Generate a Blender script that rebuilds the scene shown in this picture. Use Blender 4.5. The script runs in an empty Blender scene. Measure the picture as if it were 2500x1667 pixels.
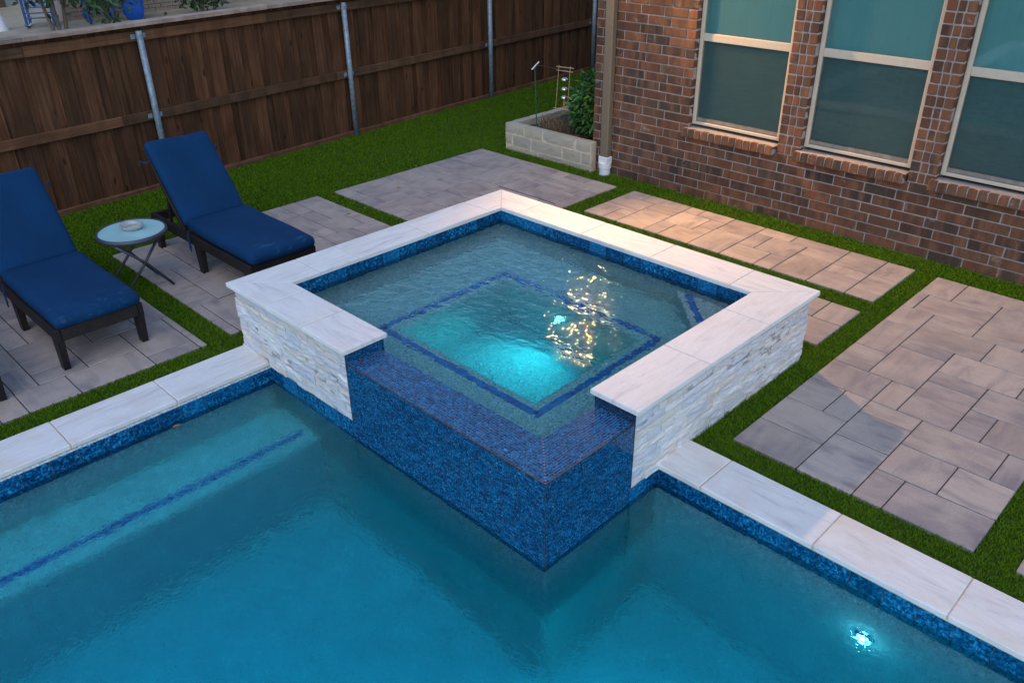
import bpy, bmesh, math, random
import numpy as np
from mathutils import Vector, Matrix, Quaternion

random.seed(7)
rng = np.random.default_rng(7)
R = math.radians
scene = bpy.context.scene
col = scene.collection

# ------------------------------------------------------------------ camera
CAM = Vector((4.7516, -2.1255, 2.7371))
FPX, PW, PH = 2023.98, 2500.0, 1667.0
YAW, PITCH, ROLL = R(45.1308), R(-29.2259), R(-0.7417)
FW = Vector((-math.sin(YAW) * math.cos(PITCH), math.cos(YAW) * math.cos(PITCH), math.sin(PITCH)))
R0 = Vector((math.cos(YAW), math.sin(YAW), 0))
U0 = R0.cross(FW)
RT = math.cos(ROLL) * R0 + math.sin(ROLL) * U0
UP = -math.sin(ROLL) * R0 + math.cos(ROLL) * U0
cam = bpy.data.cameras.new('camera')
cam_ob = bpy.data.objects.new('camera', cam)
col.objects.link(cam_ob)
M = Matrix((RT, UP, -FW)).transposed().to_4x4()
M.translation = CAM
cam_ob.matrix_world = M
cam.sensor_width = 36.0
cam.lens = FPX / PW * 36.0
cam.clip_end = 500
scene.camera = cam_ob

# ------------------------------------------------------------------ world, sun, exposure
SUN_EL, SUN_AZ = R(48), R(140)          # azimuth of the sun, measured from +Y towards +X
world = bpy.data.worlds.new('World')
scene.world = world
world.use_nodes = True
wn = world.node_tree
wn.nodes.clear()
sky = wn.nodes.new('ShaderNodeTexSky')
sky.sky_type = 'NISHITA'
sky.sun_disc = False
sky.sun_elevation = SUN_EL
sky.sun_rotation = SUN_AZ
sky.air_density = 1.0
sky.dust_density = 0.3
sky.ozone_density = 2.0
bg = wn.nodes.new('ShaderNodeBackground')
bg.inputs['Strength'].default_value = 0.15
wo = wn.nodes.new('ShaderNodeOutputWorld')
wn.links.new(sky.outputs[0], bg.inputs[0])
wn.links.new(bg.outputs[0], wo.inputs[0])

sun = bpy.data.lights.new('sun', 'SUN')
sun.energy = 0.5
sun.angle = R(50)
sun.color = (1.0, 0.84, 0.68)
sun_ob = bpy.data.objects.new('sun', sun)
col.objects.link(sun_ob)
sd = Vector((math.sin(SUN_AZ) * math.cos(SUN_EL), math.cos(SUN_AZ) * math.cos(SUN_EL), math.sin(SUN_EL)))
sun_ob.rotation_euler = (-sd).to_track_quat('-Z', 'Y').to_euler()

vs = scene.view_settings
scene.display_settings.display_device = 'sRGB'
vs.view_transform = 'Standard'
vs.look = 'None'
vs.exposure = 0.72
vs.gamma = 1.0
vs.use_curve_mapping = False
cy = scene.cycles
scene.render.engine = 'CYCLES'
cy.use_denoising = True
cy.max_bounces = 14
cy.diffuse_bounces = 4
cy.glossy_bounces = 5
cy.transmission_bounces = 10
cy.transparent_max_bounces = 10
cy.caustics_reflective = False
cy.caustics_refractive = True
cy.blur_glossy = 0.0
cy.denoising_prefilter = 'ACCURATE'
cy.denoising_input_passes = 'RGB_ALBEDO_NORMAL'
cy.sample_clamp_indirect = 6.0
cy.use_adaptive_sampling = False

# ------------------------------------------------------------------ measured layout (metres)
LX, LY, H, CW = 2.824, 2.503, 0.476, 0.305       # spa coping: outer size, top, width
CT = 0.031                                        # slab thickness
WA, WB = 1.298, 0.650                             # wing ends of the coping
OX, OY = 0.037, 0.030                             # overflow faces behind the coping line
ZW, ZP = 0.372, -0.123                            # spa water, pool water
XP, YQ = 0.331, 0.910                             # pool coping edges
HY = 4.64                                         # face of the house wall
XI0, XI1, YI0, YI1 = 0.285, LX - 0.285, 0.285, LY - 0.285
BENCH, FOOT = -0.05, -0.62
PX1, PY0 = 9.0, -5.8                              # far ends of the pool
PFLOOR = -1.35

# ------------------------------------------------------------------ helpers
def tag(o, label=None, cat=None, group=None, kind=None):
    if label: o['label'] = label
    if cat: o['category'] = cat
    if group: o['group'] = group
    if kind: o['kind'] = kind
    return o

def empty(name, loc=(0, 0, 0), rz=0.0):
    o = bpy.data.objects.new(name, None)
    o.empty_display_size = 0.1
    col.objects.link(o)
    o.location = loc
    o.rotation_euler = (0, 0, rz)
    return o

def link(name, me, mat=None, parent=None, loc=(0, 0, 0), rot=(0, 0, 0)):
    o = bpy.data.objects.new(name, me)
    col.objects.link(o)
    if mat is not None and len(me.materials) == 0:
        me.materials.append(mat)
    o.parent = parent
    o.location = loc
    o.rotation_euler = rot
    return o

def mesh(name, v, f, smooth=False):
    me = bpy.data.meshes.new(name)
    me.from_pydata([tuple(p) for p in v], [], f)
    if smooth:
        me.polygons.foreach_set('use_smooth', [True] * len(me.polygons))
    me.update()
    return me

class MB:
    """collects polygons, builds one mesh object"""
    def __init__(s): s.v, s.f = [], []
    def add(s, v, f, mat=None):
        n = len(s.v)
        if mat is not None: v = [mat @ Vector(p) for p in v]
        s.v += [tuple(p) for p in v]
        s.f += [tuple(i + n for i in q) for q in f]
        return s
    def box(s, x0, x1, y0, y1, z0, z1, mat=None):
        v = [(x0,y0,z0),(x1,y0,z0),(x1,y1,z0),(x0,y1,z0),(x0,y0,z1),(x1,y0,z1),(x1,y1,z1),(x0,y1,z1)]
        return s.add(v, [(0,3,2,1),(4,5,6,7),(0,1,5,4),(1,2,6,5),(2,3,7,6),(3,0,4,7)], mat)
    def cbox(s, x0, x1, y0, y1, z0, z1, c=0.004, mat=None):
        v, f = cbox_data(x0, x1, y0, y1, z0, z1, c)
        return s.add(v, f, mat)
    def tube(s, pts, r, n=8, cap=True):
        pts = [Vector(p) for p in pts]
        rr = r if isinstance(r, (list, tuple)) else [r] * len(pts)
        up = Vector((0, 0, 1))
        base = len(s.v)
        for i, p in enumerate(pts):
            d = (pts[min(i + 1, len(pts) - 1)] - pts[max(i - 1, 0)]).normalized()
            a = d.cross(up)
            if a.length < 1e-3: a = d.cross(Vector((1, 0, 0)))
            a.normalize(); b = d.cross(a)
            for k in range(n):
                t = 2 * math.pi * k / n
                s.v.append(tuple(p + rr[i] * (math.cos(t) * a + math.sin(t) * b)))
        for i in range(len(pts) - 1):
            for k in range(n):
                s.f.append((base + i*n + k, base + i*n + (k+1) % n, base + (i+1)*n + (k+1) % n, base + (i+1)*n + k))
        if cap:
            s.f.append(tuple(base + k for k in range(n))[::-1])
            s.f.append(tuple(base + (len(pts)-1)*n + k for k in range(n)))
        return s
    def lathe(s, prof, n=24, at=(0, 0, 0)):
        base = len(s.v)
        for r, z in prof:
            for k in range(n):
                t = 2 * math.pi * k / n
                s.v.append((at[0] + r * math.cos(t), at[1] + r * math.sin(t), at[2] + z))
        for i in range(len(prof) - 1):
            for k in range(n):
                s.f.append((base + i*n + k, base + i*n + (k+1) % n, base + (i+1)*n + (k+1) % n, base + (i+1)*n + k))
        return s
    def build(s, name, mat, parent=None, smooth=False, loc=(0, 0, 0), rot=(0, 0, 0)):
        return link(name, mesh(name, s.v, s.f, smooth), mat, parent, loc, rot)

def cbox_data(x0, x1, y0, y1, z0, z1, c):
    """box with chamfered edges: 24 points, 26 faces"""
    c = min(c, (x1-x0)*.45, (y1-y0)*.45, (z1-z0)*.45)
    lo, hi = (x0, y0, z0), (x1, y1, z1)
    v, idx = [], {}
    for sx in (0, 1):
        for sy in (0, 1):
            for sz in (0, 1):
                sg = (sx, sy, sz)
                for ax in range(3):
                    p = []
                    for k in range(3):
                        e = hi[k] if sg[k] else lo[k]
                        if k != ax: e += -c if sg[k] else c
                        p.append(e)
                    idx[(sg, ax)] = len(v); v.append(tuple(p))
    f = []
    def quad(a):
        p = [Vector(v[i]) for i in a]
        n = (p[1]-p[0]).cross(p[2]-p[0])
        ctr = Vector(((x0+x1)/2, (y0+y1)/2, (z0+z1)/2))
        m = sum(p, Vector()) / len(p)
        f.append(tuple(a) if n.dot(m - ctr) > 0 else tuple(a[::-1]))
    for ax in range(3):
        o1, o2 = [k for k in range(3) if k != ax]
        for sgn in (0, 1):
            loop = []
            for a, b in ((0,0),(1,0),(1,1),(0,1)):
                sg = [0,0,0]; sg[ax] = sgn; sg[o1] = a; sg[o2] = b
                loop.append(idx[(tuple(sg), ax)])
            quad(loop)
    for e in range(3):
        o1, o2 = [k for k in range(3) if k != e]
        for a in (0, 1):
            for b in (0, 1):
                s0 = [0,0,0]; s1 = [0,0,0]
                s0[o1] = s1[o1] = a; s0[o2] = s1[o2] = b; s1[e] = 1
                quad([idx[(tuple(s0), o1)], idx[(tuple(s1), o1)], idx[(tuple(s1), o2)], idx[(tuple(s0), o2)]])
    for sx in (0, 1):
        for sy in (0, 1):
            for sz in (0, 1):
                quad([idx[((sx,sy,sz), k)] for k in range(3)])
    return v, f

def round_box(lx, ly, lz, r, nx=12, ny=8, nz=4, fn=None):
    """closed rounded box around the origin on a subdivided shell; fn(p) moves a point"""
    ix, v, f = {}, [], []
    def vid(i, j, k):
        key = (i, j, k)
        if key not in ix:
            p = Vector((lx*(i/nx-.5), ly*(j/ny-.5), lz*(k/nz-.5)))
            q = Vector((max(-lx/2+r, min(lx/2-r, p.x)), max(-ly/2+r, min(ly/2-r, p.y)), max(-lz/2+r, min(lz/2-r, p.z))))
            d = p - q
            if d.length > 1e-9: p = q + d.normalized() * r
            if fn: p = fn(p)
            ix[key] = len(v); v.append(tuple(p))
        return ix[key]
    for i in range(nx):
        for j in range(ny):
            f.append((vid(i,j,0), vid(i,j+1,0), vid(i+1,j+1,0), vid(i+1,j,0)))
            f.append((vid(i,j,nz), vid(i+1,j,nz), vid(i+1,j+1,nz), vid(i,j+1,nz)))
        for k in range(nz):
            f.append((vid(i,0,k), vid(i+1,0,k), vid(i+1,0,k+1), vid(i,0,k+1)))
            f.append((vid(i,ny,k), vid(i,ny,k+1), vid(i+1,ny,k+1), vid(i+1,ny,k)))
    for j in range(ny):
        for k in range(nz):
            f.append((vid(0,j,k), vid(0,j,k+1), vid(0,j+1,k+1), vid(0,j+1,k)))
            f.append((vid(nx,j,k), vid(nx,j+1,k), vid(nx,j+1,k+1), vid(nx,j,k+1)))
    return v, f

def copy_tree(o, parent=None):
    c = o.copy(); col.objects.link(c); c.parent = parent
    for ch in list(o.children):
        copy_tree(ch, c)
    return c

# ------------------------------------------------------------------ materials
class NT:
    def __init__(s, name):
        s.m = bpy.data.materials.new(name); s.m.use_nodes = True
        s.t = s.m.node_tree; s.t.nodes.clear()
        s.out = s.n('ShaderNodeOutputMaterial')
    def n(s, ty, **kw):
        nd = s.t.nodes.new(ty)
        for k, v in kw.items():
            if k in nd.inputs.keys() if isinstance(k, str) else False: pass
            setattr(nd, k, v)
        return nd
    def l(s, a, b): s.t.links.new(a, b)
    def coord(s, which='Object', scale=(1, 1, 1), shift=None):
        tc = s.n('ShaderNodeTexCoord'); mp = s.n('ShaderNodeMapping')
        s.l(tc.outputs[which], mp.inputs['Vector']); mp.inputs['Scale'].default_value = scale
        if shift is not None:
            mul = s.n('ShaderNodeVectorMath', operation='MULTIPLY')
            cx = s.n('ShaderNodeCombineXYZ')
            for k in range(3): s.l(shift, cx.inputs[k])
            s.l(cx.outputs[0], mul.inputs[0]); mul.inputs[1].default_value = (37.0, 71.0, 53.0)
            s.l(mul.outputs[0], mp.inputs['Location'])
        return mp.outputs[0]
    def noise(s, vec, scale=5, detail=4, rough=.55, dist=0.0):
        nd = s.n('ShaderNodeTexNoise')
        s.l(vec, nd.inputs['Vector'])
        nd.inputs['Scale'].default_value = scale; nd.inputs['Detail'].default_value = detail
        nd.inputs['Roughness'].default_value = rough; nd.inputs['Distortion'].default_value = dist
        return nd.outputs['Fac']
    def voro(s, vec, scale=5, feature='F1', out='Distance'):
        nd = s.n('ShaderNodeTexVoronoi', feature=feature)
        s.l(vec, nd.inputs['Vector']); nd.inputs['Scale'].default_value = scale
        return nd.outputs[out]
    def ramp(s, fac, stops, interp='LINEAR'):
        nd = s.n('ShaderNodeValToRGB'); nd.color_ramp.interpolation = interp
        el = nd.color_ramp.elements
        while len(el) > 1: el.remove(el[-1])
        for i, (p, c) in enumerate(stops):
            e = el[0] if i == 0 else el.new(p)
            e.position = p
            e.color = (*c, 1) if len(c) == 3 else c
        s.l(fac, nd.inputs[0])
        return nd.outputs[0]
    def mix(s, fac, a, b, blend='MIX'):
        nd = s.n('ShaderNodeMix', data_type='RGBA', blend_type=blend)
        for sock, val in ((nd.inputs[0], fac), (nd.inputs[6], a), (nd.inputs[7], b)):
            if hasattr(val, 'is_output'): s.l(val, sock)
            elif isinstance(val, (int, float)): sock.default_value = val
            else: sock.default_value = (*val, 1)
        return nd.outputs[2]
    def math(s, op, a, b=None, clamp=False):
        nd = s.n('ShaderNodeMath', operation=op, use_clamp=clamp)
        for sock, val in ((nd.inputs[0], a), (nd.inputs[1], b)):
            if val is None: continue
            if hasattr(val, 'is_output'): s.l(val, sock)
            else: sock.default_value = val
        return nd.outputs[0]
    def rand(s): return s.n('ShaderNodeObjectInfo').outputs['Random']
    def island(s): return s.n('ShaderNodeNewGeometry').outputs['Random Per Island']
    def bump(s, h, strength=.3, dist=.01, prev=None):
        nd = s.n('ShaderNodeBump')
        nd.inputs['Strength'].default_value = strength; nd.inputs['Distance'].default_value = dist
        s.l(h, nd.inputs['Height'])
        if prev is not None: s.l(prev, nd.inputs['Normal'])
        return nd.outputs[0]
    def pbr(s, color, rough=.6, metal=0.0, spec=.5, normal=None, coat=0.0, emit=None, estr=0.0):
        nd = s.n('ShaderNodeBsdfPrincipled')
        def put(k, v):
            if hasattr(v, 'is_output'): s.l(v, nd.inputs[k])
            elif isinstance(v, (tuple, list)): nd.inputs[k].default_value = (*v, 1)
            else: nd.inputs[k].default_value = v
        put('Base Color', color); put('Roughness', rough); put('Metallic', metal)
        put('Specular IOR Level', spec); put('Coat Weight', coat)
        if emit is not None: put('Emission Color', emit); put('Emission Strength', estr)
        if normal is not None: s.l(normal, nd.inputs['Normal'])
        s.l(nd.outputs[0], s.out.inputs['Surface'])
        s.b = nd
        return s.m

def m_plain(name, c, rough=.6, metal=0.0, spec=.5, var=.25, scale=20, bump=.1):
    t = NT(name); co = t.coord('Object', shift=t.rand())
    n = t.noise(co, scale, 4)
    lo = tuple(x * (1 - var) for x in c); hi = tuple(min(1, x * (1 + var)) for x in c)
    colr = t.ramp(n, [(.3, lo), (.7, hi)])
    return t.pbr(colr, rough, metal, spec, t.bump(t.noise(co, scale * 6, 3), bump, .004))

def m_paver():
    t = NT('paver'); r = t.rand()
    co = t.coord('Object', (2.4, 8.5, 5), r)
    st = t.noise(co, 1.0, 5, .6, .9)
    co2 = t.coord('Object', (1, 1, 1), r)
    big = t.noise(co2, 4.5, 3, .5)
    fine = t.noise(co2, 230, 2, .6)
    base = t.ramp(r, [(0, (.34, .28, .245)), (.22, (.46, .385, .33)), (.42, (.31, .275, .265)), (.62, (.42, .345, .305)), (.8, (.36, .31, .29)), (1, (.51, .43, .37))])
    c = t.mix(t.ramp(st, [(.44, (0, 0, 0)), (.66, (.72, .72, .72))]), base, (.20, .18, .19))
    c = t.mix(t.ramp(big, [(.45, (0, 0, 0)), (.68, (.55, .55, .55))]), c, (.53, .45, .38))
    c = t.mix(t.ramp(fine, [(.3, (.4, .4, .4)), (.62, (0, 0, 0))]), c, (.16, .15, .15))
    c = t.mix(t.ramp(fine, [(.68, (0, 0, 0)), (.78, (.3, .3, .3))]), c, (.7, .68, .66))
    b = t.bump(fine, .25, .003); b = t.bump(t.noise(co2, 28, 4), .25, .006, b)
    return t.pbr(c, .86, spec=.3, normal=b)

def m_marble(name='marble', warm=0.0):
    t = NT(name); r = t.rand()
    co = t.coord('Object', (1.6, 9, 4), r)
    co2 = t.coord('Object', (1, 1, 1), r)
    v = t.noise(co, 1.6, 6, .62, 1.2)
    w = t.noise(co2, 3.2, 4, .55, .5)
    c = t.ramp(v, [(.30, (.58, .565, .56)), (.45, (.73, .71, .68)), (.62, (.79, .77, .73)), (.8, (.66, .645, .63))])
    c = t.mix(t.ramp(w, [(.5, (0, 0, 0)), (.72, (.4 + warm, .4 + warm, .4 + warm))]), c, (.70, .61, .50))
    vein = t.noise(t.coord('Object', (1.2, 5, 3), r), 4.5, 5, .6, 2.0)
    c = t.mix(t.ramp(vein, [(.485, (0, 0, 0)), (.5, (.35, .35, .35)), (.515, (0, 0, 0))]), c, (.45, .44, .44))
    sp = t.noise(co2, 160, 2)
    c = t.mix(t.ramp(sp, [(.66, (0, 0, 0)), (.75, (.35, .35, .35))]), c, (.45, .44, .42))
    return t.pbr(c, .62, spec=.35, normal=t.bump(t.noise(co2, 60, 4), .12, .004))

def m_split():
    t = NT('split_face_marble'); r = t.rand()
    co2 = t.coord('Object', (1, 1, 1), r)
    base = t.ramp(r, [(0, (.50, .53, .58)), (.2, (.74, .73, .72)), (.45, (.58, .59, .62)), (.7, (.70, .63, .54)), (1, (.78, .77, .75))])
    n = t.noise(t.coord('Object', (3, 3, 8), r), 4, 6, .65, 1.0)
    c = t.mix(t.ramp(n, [(.42, (0, 0, 0)), (.68, (.55, .55, .55))]), base, (.47, .48, .51))
    w = t.noise(co2, 9, 4)
    c = t.mix(t.ramp(w, [(.55, (0, 0, 0)), (.75, (.45, .45, .45))]), c, (.62, .53, .42))
    b = t.bump(t.noise(co2, 22, 5, .6), .55, .012); b = t.bump(t.noise(co2, 120, 3, .6), .2, .003, b)
    return t.pbr(c, .7, spec=.35, normal=b)

def m_pebble(name, base, dark, amount=.5):
    t = NT(name); co = t.coord('Object')
    v = t.n('ShaderNodeTexVoronoi'); t.l(co, v.inputs['Vector']); v.inputs['Scale'].default_value = 125
    sep = t.n('ShaderNodeSeparateColor'); t.l(v.outputs['Color'], sep.inputs[0])
    c = t.ramp(sep.outputs[0], [(0, dark), (.3, tuple(.6*a+.4*b for a, b in zip(base, dark))), (.6, base), (.84, tuple(min(1, x*1.35) for x in base)), (.9, (.50, .40, .24)), (.96, (.10, .16, .30)), (1, (.62, .60, .55))], 'LINEAR')
    big = t.noise(co, 5, 4)
    c = t.mix(t.ramp(big, [(.35, (.25, .25, .25)), (.65, (0, 0, 0))]), c, dark)
    return t.pbr(c, .8, spec=.3, normal=t.bump(v.outputs['Distance'], .35, .004))

def m_tile(name, scale=1.0, isl=False):
    """dark blue glass tile, flecked"""
    t = NT(name); r = t.island() if isl else t.rand()
    co = t.coord('Object', (1, 1, 1), r)
    n1 = t.noise(co, 95 * scale, 2, .6, .6)
    n2 = t.noise(co, 40 * scale, 3, .6, .4)
    c = t.ramp(n1, [(.36, (.001, .014, .045)), (.46, (.002, .056, .155)), (.56, (.005, .145, .35)), (.66, (.025, .31, .57)), (.76, (.13, .52, .76))])
    c = t.mix(t.ramp(n2, [(.35, (.5, .5, .5)), (.6, (0, 0, 0))]), c, (.002, .022, .09))
    c = t.mix(t.ramp(r, [(0, (.55, .55, .55)), (.35, (.15, .15, .15)), (.7, (.1, .1, .1)), (1, (.5, .5, .5))]), c, t.ramp(r, [(.3, (.001, .042, .115)), (.8, (.010, .185, .41))]))
    return t.pbr(c, .10, spec=.4, normal=t.bump(n2, .06, .003))

def m_brick():
    t = NT('brick_face'); r = t.rand(); r2 = t.island()
    rr = t.math('FRACT', t.math('ADD', r, t.math('MULTIPLY', r2, 3.71)))
    co = t.coord('Object', (1, 1, 1), rr)
    base = t.ramp(rr, [(0, (.10, .050, .034)), (.18, (.19, .072, .040)), (.36, (.075, .046, .036)), (.55, (.21, .085, .046)), (.75, (.12, .070, .050)), (.9, (.050, .036, .032)), (1, (.15, .062, .04))])
    band = t.noise(t.coord('Object', (9, 1, 1), rr), 1.3, 3)
    c = t.mix(t.ramp(band, [(.46, (0, 0, 0)), (.68, (.75, .75, .75))]), base, (.30, .13, .07))
    c = t.mix(t.ramp(t.noise(t.coord('Object', (6, 1, 2), rr), 2.1, 3), [(.5, (0, 0, 0)), (.75, (.7, .7, .7))]), c, (.055, .038, .034))
    scr = t.noise(co, 32, 6, .7, 2.2)
    c = t.mix(t.ramp(scr, [(.60, (0, 0, 0)), (.70, (.5, .5, .5))]), c, (.30, .24, .21))
    ash = t.noise(co, 9, 5, .65, .6)
    c = t.mix(t.ramp(ash, [(.62, (0, 0, 0)), (.78, (.55, .55, .55))]), c, (.50, .45, .42))
    b = t.bump(t.noise(co, 40, 6, .7, 1.2), .7, .008); b = t.bump(t.noise(co, 200, 3), .3, .003, b)
    c = t.mix(1.0, c, (.82, .88, .84), 'MULTIPLY')
    return t.pbr(c, .88, spec=.25, normal=b)

def m_wood(name, stops, grain=(55, 55, 1.6), knots=True, rough=.85, isl=False):
    t = NT(name); r = t.rand()
    co = t.coord('Object', grain, r)
    g = t.noise(co, 1.0, 6, .65, 1.1)
    c = t.ramp(g, stops)
    patch = t.noise(t.coord('Object', (3, 3, .9), r), 2.2, 4, .6)
    c = t.mix(t.ramp(patch, [(.38, (.5, .5, .5)), (.62, (0, 0, 0))]), c, tuple(x * .6 for x in stops[0][1]))
    hue = t.ramp(r, [(0, (.75, .72, .70)), (.5, (1.05, 1, 1)), (1, (1.3, 1.12, 1.0))])
    c = t.mix(1.0, c, hue, 'MULTIPLY')
    if knots:
        kv = t.voro(t.coord('Object', (1, 7.5, 2.6), r), 1.1)
        c = t.mix(t.ramp(kv, [(.06, (.9, .9, .9)), (.13, (0, 0, 0))]), c, (.012, .008, .006))
    return t.pbr(c, rough, spec=.25, normal=t.bump(g, .5, .004))

def m_glass(name, tint, bump_scale=None, rough=0.0, film=None, film_w=0.0):
    """pane: tinted see-through plus mirror by angle"""
    t = NT(name)
    tr = t.n('ShaderNodeBsdfTransparent'); tr.inputs[0].default_value = (*tint, 1)
    gl = t.n('ShaderNodeBsdfGlossy'); gl.inputs['Roughness'].default_value = rough + .02
    fr = t.n('ShaderNodeFresnel'); fr.inputs[0].default_value = 1.52
    if bump_scale:
        b = t.bump(t.noise(t.coord('Object'), bump_scale, 2), .12, .01)
        t.l(b, gl.inputs['Normal']); t.l(b, fr.inputs['Normal'])
    mx = t.n('ShaderNodeMixShader')
    t.l(t.math('MULTIPLY', fr.outputs[0], 1.7, True), mx.inputs[0]); t.l(tr.outputs[0], mx.inputs[1]); t.l(gl.outputs[0], mx.inputs[2])
    last = mx.outputs[0]
    if film:                               # haze put into the pane as flat diffuse colour
        df = t.n('ShaderNodeBsdfDiffuse'); df.inputs[0].default_value = (*film, 1)
        m2 = t.n('ShaderNodeMixShader'); m2.inputs[0].default_value = film_w
        t.l(mx.outputs[0], m2.inputs[1]); t.l(df.outputs[0], m2.inputs[2]); last = m2.outputs[0]
    t.l(last, t.out.inputs['Surface'])
    return t.m

def m_water(name, sigma, ripples):
    """refracting water with a wind-ruffled surface and coloured depth"""
    t = NT(name); co = t.coord('Object')
    b = ripples(t, co)
    g = t.n('ShaderNodeBsdfGlass'); g.inputs['IOR'].default_value = 1.333
    g.inputs['Roughness'].default_value = 0.0
    t.l(b, g.inputs['Normal'])
    t.l(g.outputs[0], t.out.inputs['Surface'])
    va = t.n('ShaderNodeVolumeAbsorption')
    d = max(sigma)
    va.inputs['Density'].default_value = d
    va.inputs['Color'].default_value = tuple(1 - s / d for s in sigma) + (1,)
    t.l(va.outputs[0], t.out.inputs['Volume'])
    return t.m

def spa_ripples(t, co):
    a = t.noise(t.coord('Object', (1, 1.5, 1)), 11, .6, .5, .5)
    b = t.noise(t.coord('Object', (1, 1.25, 1)), 36, .5, .5, .4)
    # jets ruffle the far half, the overflow edge stays glassy
    sp = t.n('ShaderNodeSeparateXYZ'); t.l(t.n('ShaderNodeTexCoord').outputs['Object'], sp.inputs[0])
    s = t.math('SUBTRACT', sp.outputs[1], t.math('MULTIPLY', sp.outputs[0], .45))
    env = t.ramp(t.math('ADD', t.math('MULTIPLY', s, .5), .5), [(.20, (.05, .05, .05)), (.40, (.35, .35, .35)), (.58, (.8, .8, .8)), (.8, (1, 1, 1))])
    h = t.math('MULTIPLY', t.math('ADD', a, t.math('MULTIPLY', b, .40)), env)
    return t.bump(h, 1.0, .0080)

def pool_ripples(t, co):
    a = t.noise(t.coord('Object', (1, 1.5, 1)), 5.5, 3, .55, .9)
    b = t.noise(co, 36, 3, .6, .8)
    patch = t.noise(co, .9, 2)
    h = t.math('ADD', t.math('MULTIPLY', a, .7), t.math('MULTIPLY', b, t.ramp(patch, [(.35, (.16, .16, .16)), (.65, (.42, .42, .42))])))
    return t.bump(h, 1.0, .012)

def m_blade():
    t = NT('turf_blade')
    at = t.n('ShaderNodeAttribute', attribute_name='tone')
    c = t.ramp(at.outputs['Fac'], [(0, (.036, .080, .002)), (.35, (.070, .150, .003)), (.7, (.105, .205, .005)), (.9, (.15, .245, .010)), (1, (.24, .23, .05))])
    m = t.pbr(c, .75, spec=.08)
    return m

def m_leaf(name, stops):
    t = NT(name); r = t.island()
    c = t.ramp(r, stops)
    m = t.pbr(c, .45, spec=.45)
    return m

def m_cushion():
    t = NT('cushion_fabric'); co = t.coord('Object', shift=None)
    sp = t.n('ShaderNodeSeparateXYZ'); t.l(t.n('ShaderNodeTexCoord').outputs['Object'], sp.inputs[0])
    n = t.noise(co, 3, 3)
    c = t.ramp(n, [(.3, (.0002, .026, .080)), (.7, (.0006, .035, .105))])
    st = t.noise(t.coord('Object', (9, 5, 9), t.rand()), 1.4, 7, .68, 1.5)
    m1 = t.ramp(st, [(.56, (0, 0, 0)), (.70, (.8, .8, .8))])
    foot = t.ramp(sp.outputs[0], [(.27, (0, 0, 0)), (.42, (1, 1, 1))])
    msk = t.math('MULTIPLY', t.math('MULTIPLY', m1, foot), .27)
    c = t.mix(msk, c, (.10, .28, .46))
    w = t.noise(co, 900, 1)
    wr = t.noise(t.coord('Object', (3, 14, 3), t.rand()), 1.6, 4, .6, 1.2)
    b = t.bump(w, .15, .001); b = t.bump(wr, .45, .010, b)
    return t.pbr(c, .85, spec=.2, normal=b)

def m_emit(name, c, strength):
    t = NT(name); e = t.n('ShaderNodeEmission')
    e.inputs[0].default_value = (*c, 1); e.inputs[1].default_value = strength
    t.l(e.outputs[0], t.out.inputs['Surface'])
    return t.m

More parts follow.
